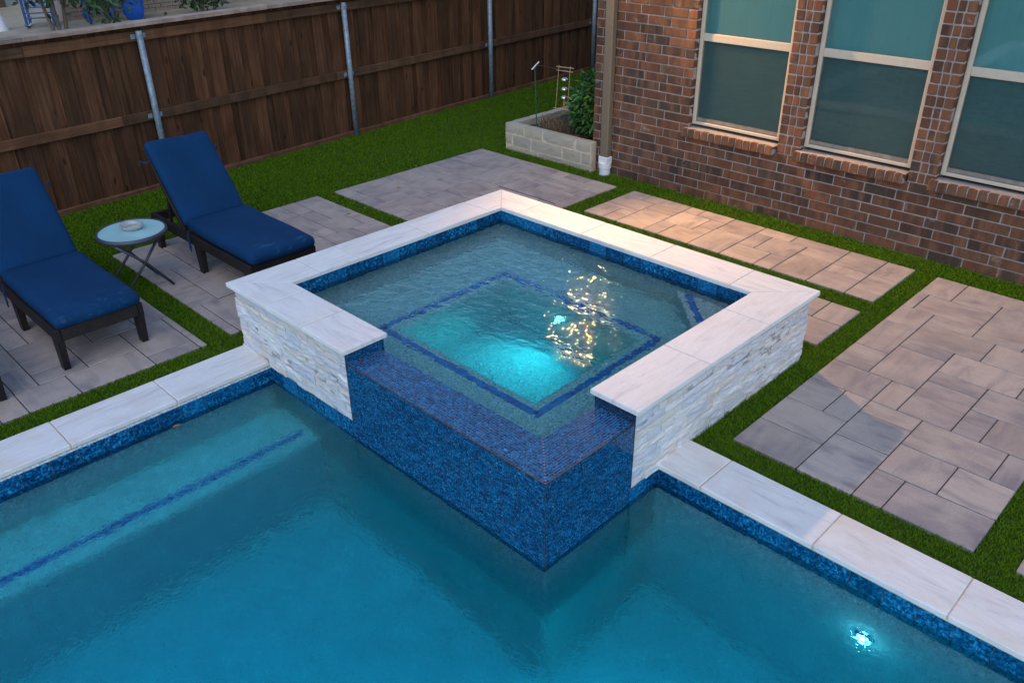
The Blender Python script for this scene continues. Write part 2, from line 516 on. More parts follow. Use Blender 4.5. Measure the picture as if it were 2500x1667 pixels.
MAT = dict(
    paver=m_paver(), marble=m_marble(), marble2=m_marble('pool_marble', .25), split=m_split(),
    plaster=m_pebble('pebble_plaster', (.60, .62, .59), (.28, .34, .35)),
    pplaster=m_pebble('pool_pebble_plaster', (.60, .74, .76), (.26, .40, .46)),
    tile=m_tile('waterline_tile', .62), mosaic=m_tile('mosaic_tile', 1.0, True),
    grout_tile=m_plain('tile_grout', (.20, .21, .28), .8), grout_blue=m_plain('dark_grout', (.02, .03, .06), .8),
    grout_coping=m_plain('coping_grout', (.56, .47, .36), .85),
    trim=m_plain('copper_trim', (.055, .026, .013), .55, .1),
    sand=m_plain('joint_sand', (.045, .04, .036), .95),
    turfbase=m_plain('turf_backing', (.03, .07, .006), .95, var=.4, scale=60),
    blade=m_blade(), brick=m_brick(),
    mortar=m_plain('mortar', (.35, .305, .28), .95, var=.2, scale=30, bump=.4),
    frame=m_plain('window_vinyl', (.52, .46, .36), .45, var=.05),
    glass=m_glass('window_glass', (.60, .92, .92), 2.0, 0.0, (.20, .42, .42), .24), shade=m_plain('roller_shade', (.55, .80, .78), .8, var=.08, scale=3),
    screen=None, sash_dark=m_plain('dark_sash', (.22, .20, .17), .5),  # sash rail in a darker tan than the window frame
    spout=m_plain('downspout_paint', (.19, .145, .095), .5, var=.06), pvc=m_plain('white_pvc', (.78, .78, .77), .4, var=.03),
    lime=None, limemortar=m_plain('planter_mortar', (.66, .54, .38), .95, var=.15, scale=25, bump=.4),
    soil=m_plain('soil', (.055, .035, .022), .95, var=.6, scale=40, bump=.8),
    leaf=m_leaf('shrub_leaf', [(0, (.012, .045, .008)), (.4, (.028, .095, .014)), (.75, (.05, .15, .022)), (1, (.10, .20, .03))]),
    leaf2=m_leaf('far_leaf', [(0, (.008, .025, .008)), (.5, (.018, .055, .014)), (1, (.05, .11, .025))]),
    dry=m_leaf('dry_stem', [(0, (.09, .055, .03)), (.6, (.20, .13, .07)), (1, (.34, .25, .15))]),
    wire=m_plain('green_wire', (.01, .09, .06), .4), black=m_plain('black_metal', (.012, .012, .013), .45),
    bamboo=m_plain('bamboo', (.42, .25, .12), .6), silver=m_plain('silver_bell', (.85, .82, .76), .18, .9, var=.05),
    rust=m_plain('orange_wood', (.42, .13, .03), .6), hose=m_plain('hose', (.20, .055, .03), .5),
    fence=m_wood('fence_cedar', [(.25, (.042, .018, .008)), (.5, (.105, .049, .022)), (.75, (.185, .094, .046))]),
    rail=m_wood('fence_rail', [(.25, (.065, .033, .017)), (.5, (.13, .069, .036)), (.75, (.20, .118, .068))], (14, 1.2, 30), False),
    cap=m_wood('fence_cap', [(.25, (.20, .15, .115)), (.5, (.34, .27, .215)), (.75, (.46, .39, .32))], (40, 1.2, 40), False),  # same wood as the boards; skylight on the cap put into the paler colour
    steel=m_plain('galvanised_steel', (.24, .30, .35), .55, .4, var=.3, scale=35),
    lounger=m_wood('black_resin', [(.3, (.010, .009, .009)), (.6, (.022, .018, .018)), (.8, (.05, .036, .036))], (2.5, 40, 40), False, .5),
    cushion=m_cushion(), tie=m_plain('tie_fabric', (.005, .03, .11), .85),
    tmetal=m_plain('grey_metal', (.075, .078, .092), .4, .5, var=.1),
    tglass=m_plain('frosted_glass', (.32, .55, .55), .22, var=.1, scale=6, bump=.02),
    concrete=m_plain('patio_concrete', (.36, .31, .22), .9, var=.15, scale=3),
    bluepaint=m_plain('blue_paint', (.008, .07, .26), .35, var=.1), bluepot=m_plain('blue_glaze', (.01, .11, .50), .2, var=.15),
    bark=m_plain('bark', (.14, .10, .065), .9, var=.4), flower=m_plain('magenta_petal', (.5, .03, .45), .6),
    soffit=m_plain('soffit_paint', (.50, .45, .37), .6, var=.05), roof=m_plain('roof_shingle', (.09, .08, .075), .95, var=.5, scale=14, bump=.5),
    leafdry=m_plain('dry_leaf', (.38, .17, .04), .7), dirt=m_plain('dirt', (.10, .075, .05), .95),
    nbrick=m_plain('neighbour_brick', (.30, .24, .19), .9, var=.2, scale=9), white=m_plain('white_cover', (.75, .74, .74), .6, var=.06),
    nbrown=m_plain('brown_step', (.10, .065, .05), .9),
)

def m_screen():
    t = NT('insect_screen')
    tr = t.n('ShaderNodeBsdfTransparent'); df = t.n('ShaderNodeBsdfDiffuse'); df.inputs[0].default_value = (.045, .065, .065, 1)
    wv = t.noise(t.coord('Object', (4, 1, 22)), 3.0, 4, .6, 1.5)
    mx = t.n('ShaderNodeMixShader')
    t.l(t.ramp(wv, [(.3, (.40, .40, .40)), (.7, (.56, .56, .56))]), mx.inputs[0]); t.l(tr.outputs[0], mx.inputs[1]); t.l(df.outputs[0], mx.inputs[2])
    t.l(mx.outputs[0], t.out.inputs['Surface'])
    return t.m
MAT['screen'] = m_screen()
def m_accent():
    t = NT('accent_tile'); r = t.island()
    c = t.ramp(r, [(0, (.001, .10, .34)), (.5, (.002, .15, .46)), (1, (.006, .21, .57))])
    return t.pbr(c, .2, spec=.5)
MAT['accent'] = m_accent()

def m_lime():
    t = NT('limestone'); r = t.rand(); co = t.coord('Object', (1, 1, 1), r)
    base = t.ramp(r, [(0, (.36, .315, .235)), (.5, (.48, .425, .32)), (1, (.41, .375, .295))])
    n = t.noise(co, 7, 5, .6, .5)
    c = t.mix(t.ramp(n, [(.45, (0, 0, 0)), (.7, (.6, .6, .6))]), base, (.45, .36, .23))
    k = t.noise(co, 30, 5, .7, 1)
    c = t.mix(t.ramp(k, [(.60, (0, 0, 0)), (.72, (.5, .5, .5))]), c, (.14, .12, .095))
    return t.pbr(c, .9, spec=.2, normal=t.bump(t.noise(co, 45, 6, .7), .6, .008))
MAT['lime'] = m_lime()
MAT['dish'] = m_glass('dish_glass', (.85, .93, .93), None, .05, (.62, .68, .68), .45)

# ================================================================== GROUND
# one wide sheet, left open where the pool and the spa are dug in
gx0, gx1, gy0, gy1 = -70, 70, -70, 90
hx0, hx1, hy0, hy1 = XP - .22, PX1 + .2, PY0 - .2, YQ + .24
g = MB()
zb = -0.06
def rect(mb, x0, x1, y0, y1, z): mb.add([(x0,y0,z),(x1,y0,z),(x1,y1,z),(x0,y1,z)], [(0,1,2,3)])
sx0, sx1, sy0, sy1 = .1, LX - .1, .1, LY - .1
rect(g, gx0, hx0, gy0, gy1, zb); rect(g, hx1, gx1, gy0, gy1, zb)
rect(g, hx0, hx1, gy0, hy0, zb)
rect(g, hx0, hx1, sy1, gy1, zb); rect(g, sx1, hx1, hy1, sy1, zb); rect(g, hx0 - .0, sx0 + .02, .3, sy1, zb)
tag(g.build('ground', MAT['dirt']), 'bare earth beneath the yard', None, None, 'structure')

# ------------------------------------------------------------------ patio panels (pavers on a 6 inch grid)
PANELS = {
 'A': ((-2.19, -.20, 2.28, 4.335), [(-2.19,-1.87,2.28,2.44),(-2.19,-2.035,2.44,2.92),(-2.035,-1.72,2.44,2.92),(-1.87,-1.56,2.28,2.44),(-1.72,-1.56,2.44,2.76),(-1.56,-1.24,2.28,2.76),(-1.72,-1.41,2.76,2.92),(-1.88,-1.41,2.92,3.23),(-2.19,-1.88,2.92,3.23),(-2.19,-1.725,3.23,3.545),(-1.725,-1.41,3.23,3.545),(-2.19,-1.88,3.545,3.855),(-1.88,-1.57,3.545,3.855),(-2.19,-1.89,3.855,4.015),(-2.19,-1.89,4.015,4.335),(-1.89,-1.57,3.855,4.335),(-1.57,-1.425,4.02,4.335),(-1.57,-1.25,3.545,4.02),(-1.425,-.965,4.02,4.335),(-1.25,-.965,3.86,4.02),(-1.25,-1.09,3.545,3.86),(-.965,-.8,4.19,4.335),(-.8,-.515,4.19,4.335),(-.515,-.2,4.035,4.335),(-.965,-.49,3.86,4.19),(-.49,-.2,3.86,4.035),(-1.09,-.79,3.545,3.86),(-.79,-.33,3.545,3.86),(-.33,-.2,3.53,3.86),(-1.41,-1.09,3.07,3.545),(-1.41,-1.09,2.76,3.07),(-1.24,-.93,2.28,2.44),(-1.24,-.93,2.44,2.76)]),
 'B': ((-2.20, -.20, .055, 2.095), [(-2.2,-2.04,1.83,2.095),(-2.04,-1.72,1.83,2.095),(-1.72,-1.555,1.83,2.095),(-1.555,-1.245,1.97,2.095),(-2.2,-1.88,1.67,1.83),(-1.88,-1.555,1.67,1.83),(-1.555,-1.245,1.67,1.97),(-1.88,-1.4,1.2,1.67),(-2.2,-1.88,1.35,1.67),(-1.4,-1.245,1.5,1.67),(-1.245,-.93,1.5,1.82),(-1.245,-.93,1.82,2.095),(-2.2,-1.88,.055,.42),(-2.2,-2.04,.42,.9),(-2.04,-1.56,.42,.74),(-1.88,-1.57,.055,.42),(-1.57,-1.4,.055,.27),(-1.57,-1.26,.27,.42),(-1.4,-1.1,.055,.27),(-1.56,-1.245,.42,.74),(-1.26,-.79,.27,.59),(-1.1,-.78,.055,.27),(-.78,-.48,.055,.13),(-.78,-.33,.13,.45),(-.48,-.2,.055,.13),(-.33,-.2,.13,.45)]),
 'C': ((-2.20, -.185, -3.4, -.125), [(-.47,-.185,-.175,-.125),(-.78,-.47,-.175,-.125),(-.78,-.32,-.485,-.175),(-.32,-.185,-.485,-.175),(-.47,-.185,-.955,-.485),(-.78,-.47,-.805,-.485),(-1.0,-.78,-.655,-.345),(-1.0,-.78,-.805,-.655),(-.63,-.47,-1.11,-.805),(-1.09,-.63,-1.11,-.805),(-.47,-.185,-1.26,-.955),(-.78,-.47,-1.26,-1.11),(-1.4,-1.09,-.97,-.82),(-1.4,-1.0,-.82,-.5)]),
 'D': ((0, 2.78, 3.575, 4.35), [(0,.22,3.575,3.87),(.22,.38,3.575,3.87),(0,.38,3.87,4.19),(0,.22,4.19,4.35),(.22,.685,4.19,4.35),(.38,.685,4.03,4.19),(.38,.685,3.575,4.03),(.685,.84,3.575,3.87),(.685,1.0,3.87,4.19),(.685,.84,4.19,4.35),(.84,1.155,4.19,4.35),(1.0,1.155,3.87,4.19),(.84,1.155,3.575,3.87),(1.155,1.465,4.03,4.35),(1.155,1.465,3.575,4.03),(1.465,1.775,4.19,4.35),(1.465,1.62,3.87,4.19),(1.62,1.94,3.87,4.19),(1.465,1.785,3.575,3.87),(1.785,1.94,3.575,3.87),(1.775,2.245,4.19,4.35),(1.94,2.245,4.02,4.19),(1.94,2.245,3.575,4.02),(2.245,2.555,4.02,4.35),(2.245,2.555,3.86,4.02),(2.245,2.555,3.575,3.86),(2.555,2.78,4.18,4.35),(2.555,2.78,4.02,4.18),(2.555,2.78,3.71,4.02),(2.555,2.78,3.575,3.71)]),
 'E': ((0, 2.785, 2.70, 3.365), [(2.56,2.785,3.055,3.365),(2.25,2.56,3.055,3.365),(2.47,2.785,2.70,3.055)]),
 'F': ((2.95, 4.225, 1.39, 4.33), None),
 'G': ((4.40, 6.6, 1.39, 4.33), []),
}
fx = dict(L=2.95, a=3.027, b=3.18, c=3.333, d=3.485, e=3.637, f=3.79, g=3.943, h=4.095, R=4.225)
fy = {'B': 1.39, 'T': 4.33}
for j in range(17): fy[j] = 1.685 + .1525 * j
FL = ['LcB0','Lc02','Lb24','bc24','Lc46','Lb68','Lb8,11','Lb11,13','La13,15','Lb15,T','ad13,15','bd12,13','bd15,16','bf16,T','df14,16','df12,14','fR14,T','fR12,14','be10,12','bd9,10','bd69','cd46','ce34','ce13','ceB1','eh24','eg02','efB0','fRB0','gR02','hR24','df47','df78','fg46','gR46','fR68','dg8,10','gR8,10','eR10,12']
def fkey(s):
    r = s[2:]
    q = r.split(',') if ',' in r else [r[0], r[1:]]
    cv = lambda t: t if t in 'BT' else int(t)
    return fx[s[0]], fx[s[1]], fy[cv(q[0])], fy[cv(q[1])]
PANELS['F'] = (PANELS['F'][0], [fkey(s) for s in FL])

paver_cache = {}
def paver_mesh(w, d):
    key = (round(w, 3), round(d, 3))
    if key not in paver_cache:
        v, f = cbox_data(-w/2, w/2, -d/2, d/2, -.05, 0, .004)
        me = mesh('paver', v, f); me.materials.append(MAT['paver'])
        paver_cache[key] = me
    return paver_cache[key]

def fill(bounds, rects):
    """free cells of a panel, filled with pavers of the same modules"""
    x0, x1, y0, y1 = bounds
    def lines(lo, hi, vals):
        q = [lo]
        for t in sorted(set(vals)):
            if t - q[-1] > .05 and hi - t > .05: q.append(t)
        q.append(hi)
        out_ = [lo]
        for a, b in zip(q, q[1:]):
            k = max(1, round((b-a)/.155))
            out_ += [a + (b-a)*i/k for i in range(1, k+1)]
        return out_
    gx = lines(x0, x1, [t for r in rects for t in r[:2]]); gy = lines(y0, y1, [t for r in rects for t in r[2:]])
    n, m = len(gx)-1, len(gy)-1
    used = [[any(a-.01 < (gx[i]+gx[i+1])/2 < b+.01 and c-.01 < (gy[j]+gy[j+1])/2 < d+.01 for a, b, c, d in rects) for j in range(m)] for i in range(n)]
    out = []
    rnd = random.Random(int(abs(x0*100+y0*10)))
    for i in range(n):
        for j in range(m):
            if used[i][j]: continue
            for w, h in rnd.sample([(2,2),(3,2),(2,3),(2,1),(1,2)], 5) + [(1,1)]:
                if i+w <= n and j+h <= m and not any(used[a][b] for a in range(i, i+w) for b in range(j, j+h)):
                    for a in range(i, i+w):
                        for b in range(j, j+h): used[a][b] = True
                    out.append((gx[i], gx[i+w], gy[j], gy[j+h])); break
    return out

SEEN = {'A': (0, 0), }
for key, (bd, rects) in PANELS.items():
    x0, x1, y0, y1 = bd
    root = empty('patio', ((x0+x1)/2, (y0+y1)/2, 0))
    tag(root, None, None, None, 'structure')
    sb = MB().box(x0+.004-root.location.x, x1-.004-root.location.x, y0+.004-root.location.y, y1-.004-root.location.y, -.058, -.0045)
    sb.build('joint_sand', MAT['sand'], root)
    allr = rects + fill(bd, rects)
    for (a, b, c, d) in allr:
        jg = .0042
        w, dd = b-a-2*jg*.7, d-c-2*jg*.7
        if w < .02 or dd < .02: continue
        rot = random.random() < .38
        me = paver_mesh(dd, w) if rot else paver_mesh(w, dd)
        o = link('paver', me, None, root, ((a+b)/2-root.location.x, (c+d)/2-root.location.y, random.uniform(-.0012, .0012)),
                 (random.uniform(-.002, .002), random.uniform(-.002, .002), (math.pi/2 if rot else 0) + (math.pi if random.random() < .5 else 0)))

# ------------------------------------------------------------------ artificial turf: backing and blades
tb = MB()
rect(tb, -3.62 - .4, 6.6, sy1 - .02, HY + .02, -.022)
rect(tb, -4.6, -.6, HY + .02, 9.5, -.022)
rect(tb, -3.9, .10, -3.6, sy1 - .02, -.0221)
rect(tb, LX - .10, 6.6, YQ + .2, sy1 - .02, -.0222)
tag(tb.build('turf_backing', MAT['turfbase']), None, None, None, 'structure')

def fence_x(y): return -3.55 - .075 * y
def project(P):
    D = P - np.array(CAM)
    z = D @ np.array(FW)
    return PW/2 + FPX*(D @ np.array(RT))/z, PH/2 - FPX*(D @ np.array(UP))/z, z

def make_turf():
    regions = [(-4.6, .04, -2.6, 9.3), (.04, 6.2, 2.4, HY), (LX - .06, 6.2, 1.17, 2.4)]
    blocked = [b for b, _ in PANELS.values()] + [(.02, LX - .03, .03, LY - .02), (XP - .335, 9, -6, .03), (LX - .06, 9, -6, YQ + .305),
               (-.8, 9, HY - .002, 20), (-2.02, -.7, 4.55, 5.75)]
    P = []
    for (x0, x1, y0, y1) in regions:
        area = (x1-x0)*(y1-y0)
        n = int(area * 30000)
        q = np.stack([rng.uniform(x0, x1, n), rng.uniform(y0, y1, n), np.full(n, -.018)], 1)
        u, v, z = project(q)
        keep = (u > -350) & (u < PW + 350) & (v > -250) & (v < PH + 350) & (z > 0)
        keep &= rng.uniform(0, 1, n) < np.clip((4.4 / np.maximum(z, .1))**1.5, .25, 1.0)
        keep &= q[:, 0] > fence_x(q[:, 1]) + .035
        for (a, b, c, d) in blocked:
            keep &= ~((q[:, 0] > a) & (q[:, 0] < b) & (q[:, 1] > c) & (q[:, 1] < d))
        P.append(q[keep])
    P = np.concatenate(P); n = len(P)
    D = np.linalg.norm(P - np.array(CAM), axis=1)
    az = rng.uniform(0, 2*np.pi, n)
    hgt = rng.uniform(.013, .025, n)
    lean = rng.uniform(.2, 1.2, n) * hgt
    wid = rng.uniform(.0009, .0017, n) * np.clip(D/4.0, 1, 2.2)
    dirv = np.stack([np.cos(az), np.sin(az), np.zeros(n)], 1)
    fz = rng.uniform(0, 2*np.pi, n)
    sid = np.stack([np.cos(fz), np.sin(fz), np.zeros(n)], 1) * wid[:, None]
    up = np.array([0, 0, 1.0])
    mid = P + dirv * (lean*.35)[:, None] + up * (hgt*.62)[:, None]
    tip = P + dirv * lean[:, None] + up * hgt[:, None]
    V = np.stack([P - sid, P + sid, mid + sid*.8, mid - sid*.8, tip], 1).reshape(-1, 3)
    base = np.arange(n) * 5
    quads = np.stack([base, base+1, base+2, base+3], 1)
    tris = np.stack([base+3, base+2, base+4], 1)
    loops = np.empty((n, 7), np.int32); loops[:, :4] = quads; loops[:, 4:] = tris
    me = bpy.data.meshes.new('artificial_turf')
    me.vertices.add(len(V)); me.vertices.foreach_set('co', V.ravel().astype(np.float32))
    me.loops.add(n*7); me.loops.foreach_set('vertex_index', loops.ravel())
    me.polygons.add(n*2)
    ls = np.empty((n, 2), np.int32); ls[:, 0] = np.arange(n)*7; ls[:, 1] = ls[:, 0] + 4
    me.polygons.foreach_set('loop_start', ls.ravel())
    me.update(calc_edges=True)
    at = me.attributes.new('tone', 'FLOAT', 'POINT')
    patch = .5 + .5*np.sin(P[:, 0]*5.1 + 2*np.sin(P[:, 1]*3.3))*np.sin(P[:, 1]*4.7 + 1.3*np.sin(P[:, 0]*2.9))
    tone = np.clip(rng.normal(.56, .14, n) + .10*(patch-.5), 0, .93)
    tone[rng.uniform(0, 1, n) < .02] = .99
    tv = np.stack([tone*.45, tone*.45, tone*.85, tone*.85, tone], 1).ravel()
    at.data.foreach_set('value', tv.astype(np.float32))
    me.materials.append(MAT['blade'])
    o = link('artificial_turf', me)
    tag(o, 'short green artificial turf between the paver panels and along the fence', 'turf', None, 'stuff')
    return n
NBLADES = make_turf()

# ================================================================== POOL
pool = empty('pool', (0, 0, 0)); tag(pool, None, None, None, 'structure')
wx0, wy1 = XP + .016, YQ + .016       # tiled faces, just behind the coping edge
pm = MB()
pm.box(wx0-.22, PX1+.2, PY0-.2, YQ+.24, PFLOOR-.2, PFLOOR)
pm.build('floor', MAT['pplaster'], pool)
pm = MB(); pm.box(wx0-.2, wx0-.002, PY0, .06, PFLOOR, -.033); pm.build('wall', MAT['pplaster'], pool)
pm = MB(); pm.box(LX-.12, PX1, wy1+.002, wy1+.2, PFLOOR, -.033); pm.build('wall', MAT['pplaster'], pool)
pm = MB(); pm.box(PX1, PX1+.2, PY0, wy1+.2, PFLOOR, -.033); pm.build('wall', MAT['pplaster'], pool)
pm = MB(); pm.box(wx0-.2, PX1+.2, PY0-.2, PY0, PFLOOR, -.033); pm.build('wall', MAT['pplaster'], pool)
# bench along the fence side
PB = -.52
bprof = [(wx0-.002, PB-.02), (wx0+.05, PB), (.80, PB), (.835, PB-.012), (.85, PB-.05), (.85, PFLOOR)]
v, f = [], []
for yy in (PY0+.01, -.8, .12):
    for x, z in bprof: v.append((x, yy, z))
for k in range(2):
    for i in range(len(bprof)-1):
        a = k*len(bprof)+i; b = a+len(bprof)
        f.append((a, a+1, b+1, b))
link('bench', mesh('bench', v, f), MAT['pplaster'], pool)

def tile_mesh(w, h, t=.008):
    v, f = cbox_data(-w/2, w/2, -t, 0, -h/2, h/2, .0018)
    me = mesh('tile', v, f); me.materials.append(MAT['tile']); return me
TP = .1535
TILE = tile_mesh(TP-.003, .15)
tz = -.034 - .075
def tile_run(parent, p0, direction, n, z, face, last=None):
    """n tiles along +direction from p0; face = rotation about z so that the tile's -y side looks out"""
    for i in range(n):
        w = TP
        c = Vector(p0) + Vector(direction) * (TP * (i + .5))
        link('tile', TILE, None, parent, (c.x, c.y, z), (0, 0, face))
tile_run(pool, (wx0, .035, 0), (0, -1, 0), 30, tz, math.pi/2)
tile_run(pool, (LX-OX+.0, wy1, 0), (1, 0, 0), 26, tz, 0)
gm = MB(); gm.box(wx0-.006, wx0-.0035, PY0, .06, -.19, -.034); gm.build('tile_grout', MAT['grout_blue'], pool)
gm = MB(); gm.box(LX-.1, PX1, wy1+.0035, wy1+.006, -.19, -.034); gm.build('tile_grout', MAT['grout_blue'], pool)

# coping slabs of the pool: 12 x 24 inch marble with sandy joints
slab_cache = {}
def slab(parent, x0, x1, y0, y1, ztop, mat, name='coping_stone', along='x'):
    w, d = x1-x0, y1-y0
    key = (round(w, 3), round(d, 3), mat.name, along)
    if key not in slab_cache:
        if along == 'x': v, f = cbox_data(-w/2, w/2, -d/2, d/2, -CT, 0, .005)
        else: v, f = cbox_data(-d/2, d/2, -w/2, w/2, -CT, 0, .005)
        me = mesh(name, v, f); me.materials.append(mat); slab_cache[key] = me
    return link(name, slab_cache[key], None, parent, ((x0+x1)/2, (y0+y1)/2, ztop + random.uniform(-.0006, .0006)), (0, 0, 0 if along == 'x' else math.pi/2))
JG = .0028
ys = [.052, -.591, -1.214]
while ys[-1] > PY0: ys.append(ys[-1] - .618)
for a, b in zip(ys, ys[1:]):
    slab(pool, XP-.327, XP, b+JG, a-JG, .003, MAT['marble2'], along='y')
xs = [LX-.055, 3.055, 3.672, 4.282]
while xs[-1] < PX1: xs.append(xs[-1] + .612)
for a, b in zip(xs, xs[1:]):
    slab(pool, a+JG, b-JG, YQ, YQ+.305, .003, MAT['marble2'])
gm = MB(); gm.box(XP-.325, XP-.003, PY0-.3, .05, -CT+.001, -.0012); gm.build('coping_grout', MAT['grout_coping'], pool)
gm = MB(); gm.box(LX-.055, PX1+.3, YQ+.003, YQ+.303, -CT+.001, -.0012); gm.build('coping_grout', MAT['grout_coping'], pool)

# blue accent tiles set along the bench edge
acc = MB()
for i in range(120):
    y1 = .0 - i*.05
    for k in range(2):
        x = .700 + k*.026
        acc.cbox(x, x+.0245, y1-.0485 - k*.012, y1-.0005 - k*.012, PB-.002, PB+.0035, .0015)
o = acc.build('accent_tile', MAT['accent'], pool); o['kind'] = 'stuff'

# water body of the pool
PWM = m_water('pool_water', (2.4, .115, .030), pool_ripples)
def prism(poly, z0, z1):
    n = len(poly); v = [(x, y, z0) for x, y in poly] + [(x, y, z1) for x, y in poly]
    f = [tuple(range(n))[::-1], tuple(range(n, 2*n))]
    for i in range(n): f.append((i, (i+1) % n, n+(i+1) % n, n+i))
    return v, f
poly = [(wx0-.02, PY0-.05), (PX1+.05, PY0-.05), (PX1+.05, wy1+.02), (LX-.08, wy1+.02), (LX-.08, .08), (wx0-.02, .08)]
v, f = prism(poly, PFLOOR-.05, ZP)
tag(link('pool_water', mesh('pool_water', v, f), PWM), None, None, None, 'structure')

# ================================================================== SPA
spa = empty('spa', (LX/2, LY/2, 0))
tag(spa, 'raised square spa with white marble coping, split-stone sides and blue tiled overflow corner', 'spa')
SO = Vector((LX/2, LY/2, 0))
def sp_box(name, x0, x1, y0, y1, z0, z1, mat):
    return MB().box(x0-SO.x, x1-SO.x, y0-SO.y, y1-SO.y, z0, z1).build(name, mat, spa)
core = .052
zc = H - CT
plast = MAT['plaster']
def wall_core(x0, x1, y0, y1, z1):
    sp_box('wall', x0, x1, y0, y1, -1.4, z1, plast)
wall_core(core, XI0, core, LY-core, zc)                 # fence side
wall_core(XI0, LX-core, YI1, LY-core, zc)               # house side
wall_core(XI1, LX-core, WB+.045, YI1, zc)                # right wing
wall_core(XI0, WA-.045, core, YI0, zc)                   # left wing
SHW = .245                                              # width of the overflow shelf
sp_box('wall', WA-.03, LX-OX-.012, OY+.012, OY+SHW-.004, -1.4, ZW-.040, plast)
sp_box('wall', LX-OX-SHW+.004, LX-OX-.012, OY+SHW-.004, WB+.03, -1.4, ZW-.040, plast)
# seat all round, foot well in the middle
FX0, FX1, FY0, FY1 = .85, 2.055, .735, 1.70
def ring(o, i, z0, z1):
    (a, b, c, d), (e, f_, g_, h) = o, i
    v = [(a,c,z0),(b,c,z0),(b,d,z0),(a,d,z0),(e,g_,z1),(f_,g_,z1),(f_,h,z1),(e,h,z1)]
    return v, [(0,1,5,4),(1,2,6,5),(2,3,7,6),(3,0,4,7)]
bm = MB()
sh = lambda vv: [(x-SO.x, y-SO.y, z) for x, y, z in vv]
out = (XI0-.02, XI1+.02, OY+SHW-.02, YI1+.02)
lip = (FX0-.03, FX1+.03, FY0-.03, FY1+.03)
i1 = (FX0-.008, FX1+.008, FY0-.008, FY1+.008)
i2 = (FX0, FX1, FY0, FY1)
for (o_, i_, z0, z1) in ((out, lip, BENCH, BENCH), (lip, i1, BENCH, BENCH-.010), (i1, i2, BENCH-.010, BENCH-.045), (i2, (FX0+.03, FX1-.03, FY0+.03, FY1-.03), BENCH-.045, FOOT)):
    v, f = ring(o_, i_, z0, z1); bm.add(sh(v), f)
bm.build('seat', plast, spa)
sp_box('foot_well_floor', FX0-.05, FX1+.05, FY0-.05, FY1+.05, FOOT-.1, FOOT+.002, plast)
# corner step
st = []
cxx, cyy = XI1+.02, YI1+.02
ZS = .20
front = [(cxx-.64, cyy), (cxx-.44, cyy-.20), (cxx-.20, cyy-.44), (cxx, cyy-.64)]
pts = [(cxx, cyy)] + front
def bez(p):
    q = []
    for t in np.linspace(0, 1, 13):
        a = [(1-t)**3, 3*t*(1-t)**2, 3*t*t*(1-t), t**3]
        q.append((sum(w*c[0] for w, c in zip(a, p)), sum(w*c[1] for w, c in zip(a, p))))
    return q
fr = bez([(cxx-.62, cyy), (cxx-.36, cyy-.24), (cxx-.24, cyy-.36), (cxx, cyy-.62)])
v, f = prism([(x-SO.x, y-SO.y) for x, y in [(cxx, cyy)] + fr], BENCH-.02, ZS)
link('corner_step', mesh('corner_step', v, f), plast, spa)
# accent tiles: ring on the seat, bar on the step
acc = MB()
def accent_line(p, q, z, rows=2, tl=.05, tw=.025):
    p, q = Vector(p), Vector(q); d = (q-p); L = d.length; d.normalize(); nrm = Vector((-d.y, d.x))
    ang = math.atan2(d.y, d.x)
    n = int(L/tl)
    for i in range(n):
        for k in range(rows):
            c = p + d*(tl*(i+.5) + (.012 if k else 0)) + nrm*(k*tw*1.03 + tw/2)
            mt = Matrix.Translation((c.x-SO.x, c.y-SO.y, z)) @ Matrix.Rotation(ang, 4, 'Z')
            acc.cbox(-tl/2+.001, tl/2-.001, -tw/2+.0006, tw/2-.0006, -.004, .0035, .0015, mt)
sx_0, sx_1, sy_0, sy_1 = .735, 2.175, .625, 1.805
accent_line((sx_0, sy_0), (sx_1, sy_0), BENCH); accent_line((sx_1, sy_0), (sx_1, sy_1), BENCH)
accent_line((sx_1, sy_1), (sx_0, sy_1), BENCH); accent_line((sx_0, sy_1), (sx_0, sy_0), BENCH)
accent_line((2.36, 1.955), (2.045, 2.27), ZS)
o = acc.build('accent_tile', MAT['accent'], spa); o['kind'] = 'stuff'

# split-face stone veneer, stone by stone
stone_cache = {}
def stone_mesh(w, h, var):
    """rough front looking to -y, thickness about 3 cm"""
    nx, nz = max(3, min(7, int(w/.04))), 3
    rnd = random.Random(var*977 + int(w*1000))
    v, f = [], []
    ph = rnd.uniform(0, 6)
    for k in range(nz+1):
        for i in range(nx+1):
            x = w*(i/nx-.5); z = h*(k/nz-.5)
            edge = i in (0, nx) or k in (0, nz)
            dep = rnd.uniform(-.007, .002) + .003*math.sin(ph+i*1.3+k)
            if edge: dep = rnd.uniform(-.003, .002)
            v.append((x + (0 if i in (0, nx) else rnd.uniform(-.006, .006)), dep, z + (0 if k in (0, nz) else rnd.uniform(-.003, .003))))
    W = nx+1
    for k in range(nz):
        for i in range(nx):
            a = k*W+i
            q = (a, a+1, a+1+W, a+W)
            if rnd.random() < .5: f += [(q[0], q[1], q[2]), (q[0], q[2], q[3])]
            else: f += [(q[0], q[1], q[3]), (q[1], q[2], q[3])]
    n = len(v)
    v += [(-w/2, .024, -h/2), (w/2, .024, -h/2), (w/2, .024, h/2), (-w/2, .024, h/2)]
    bl, br, tr, tl = 0, nx, nz*W+nx, nz*W
    f.append(tuple([n+1, n] + list(range(bl, br+1)))[::1]); f.append(tuple([n+3, n+2] + list(range(tl, tr+1))[::-1]))
    f.append(tuple([n, n+3] + [k*W for k in range(nz, -1, -1)])); f.append(tuple([n+2, n+1] + [k*W+nx for k in range(nz+1)]))
    me = mesh('stone', v, f); me.materials.append(MAT['split']); return me
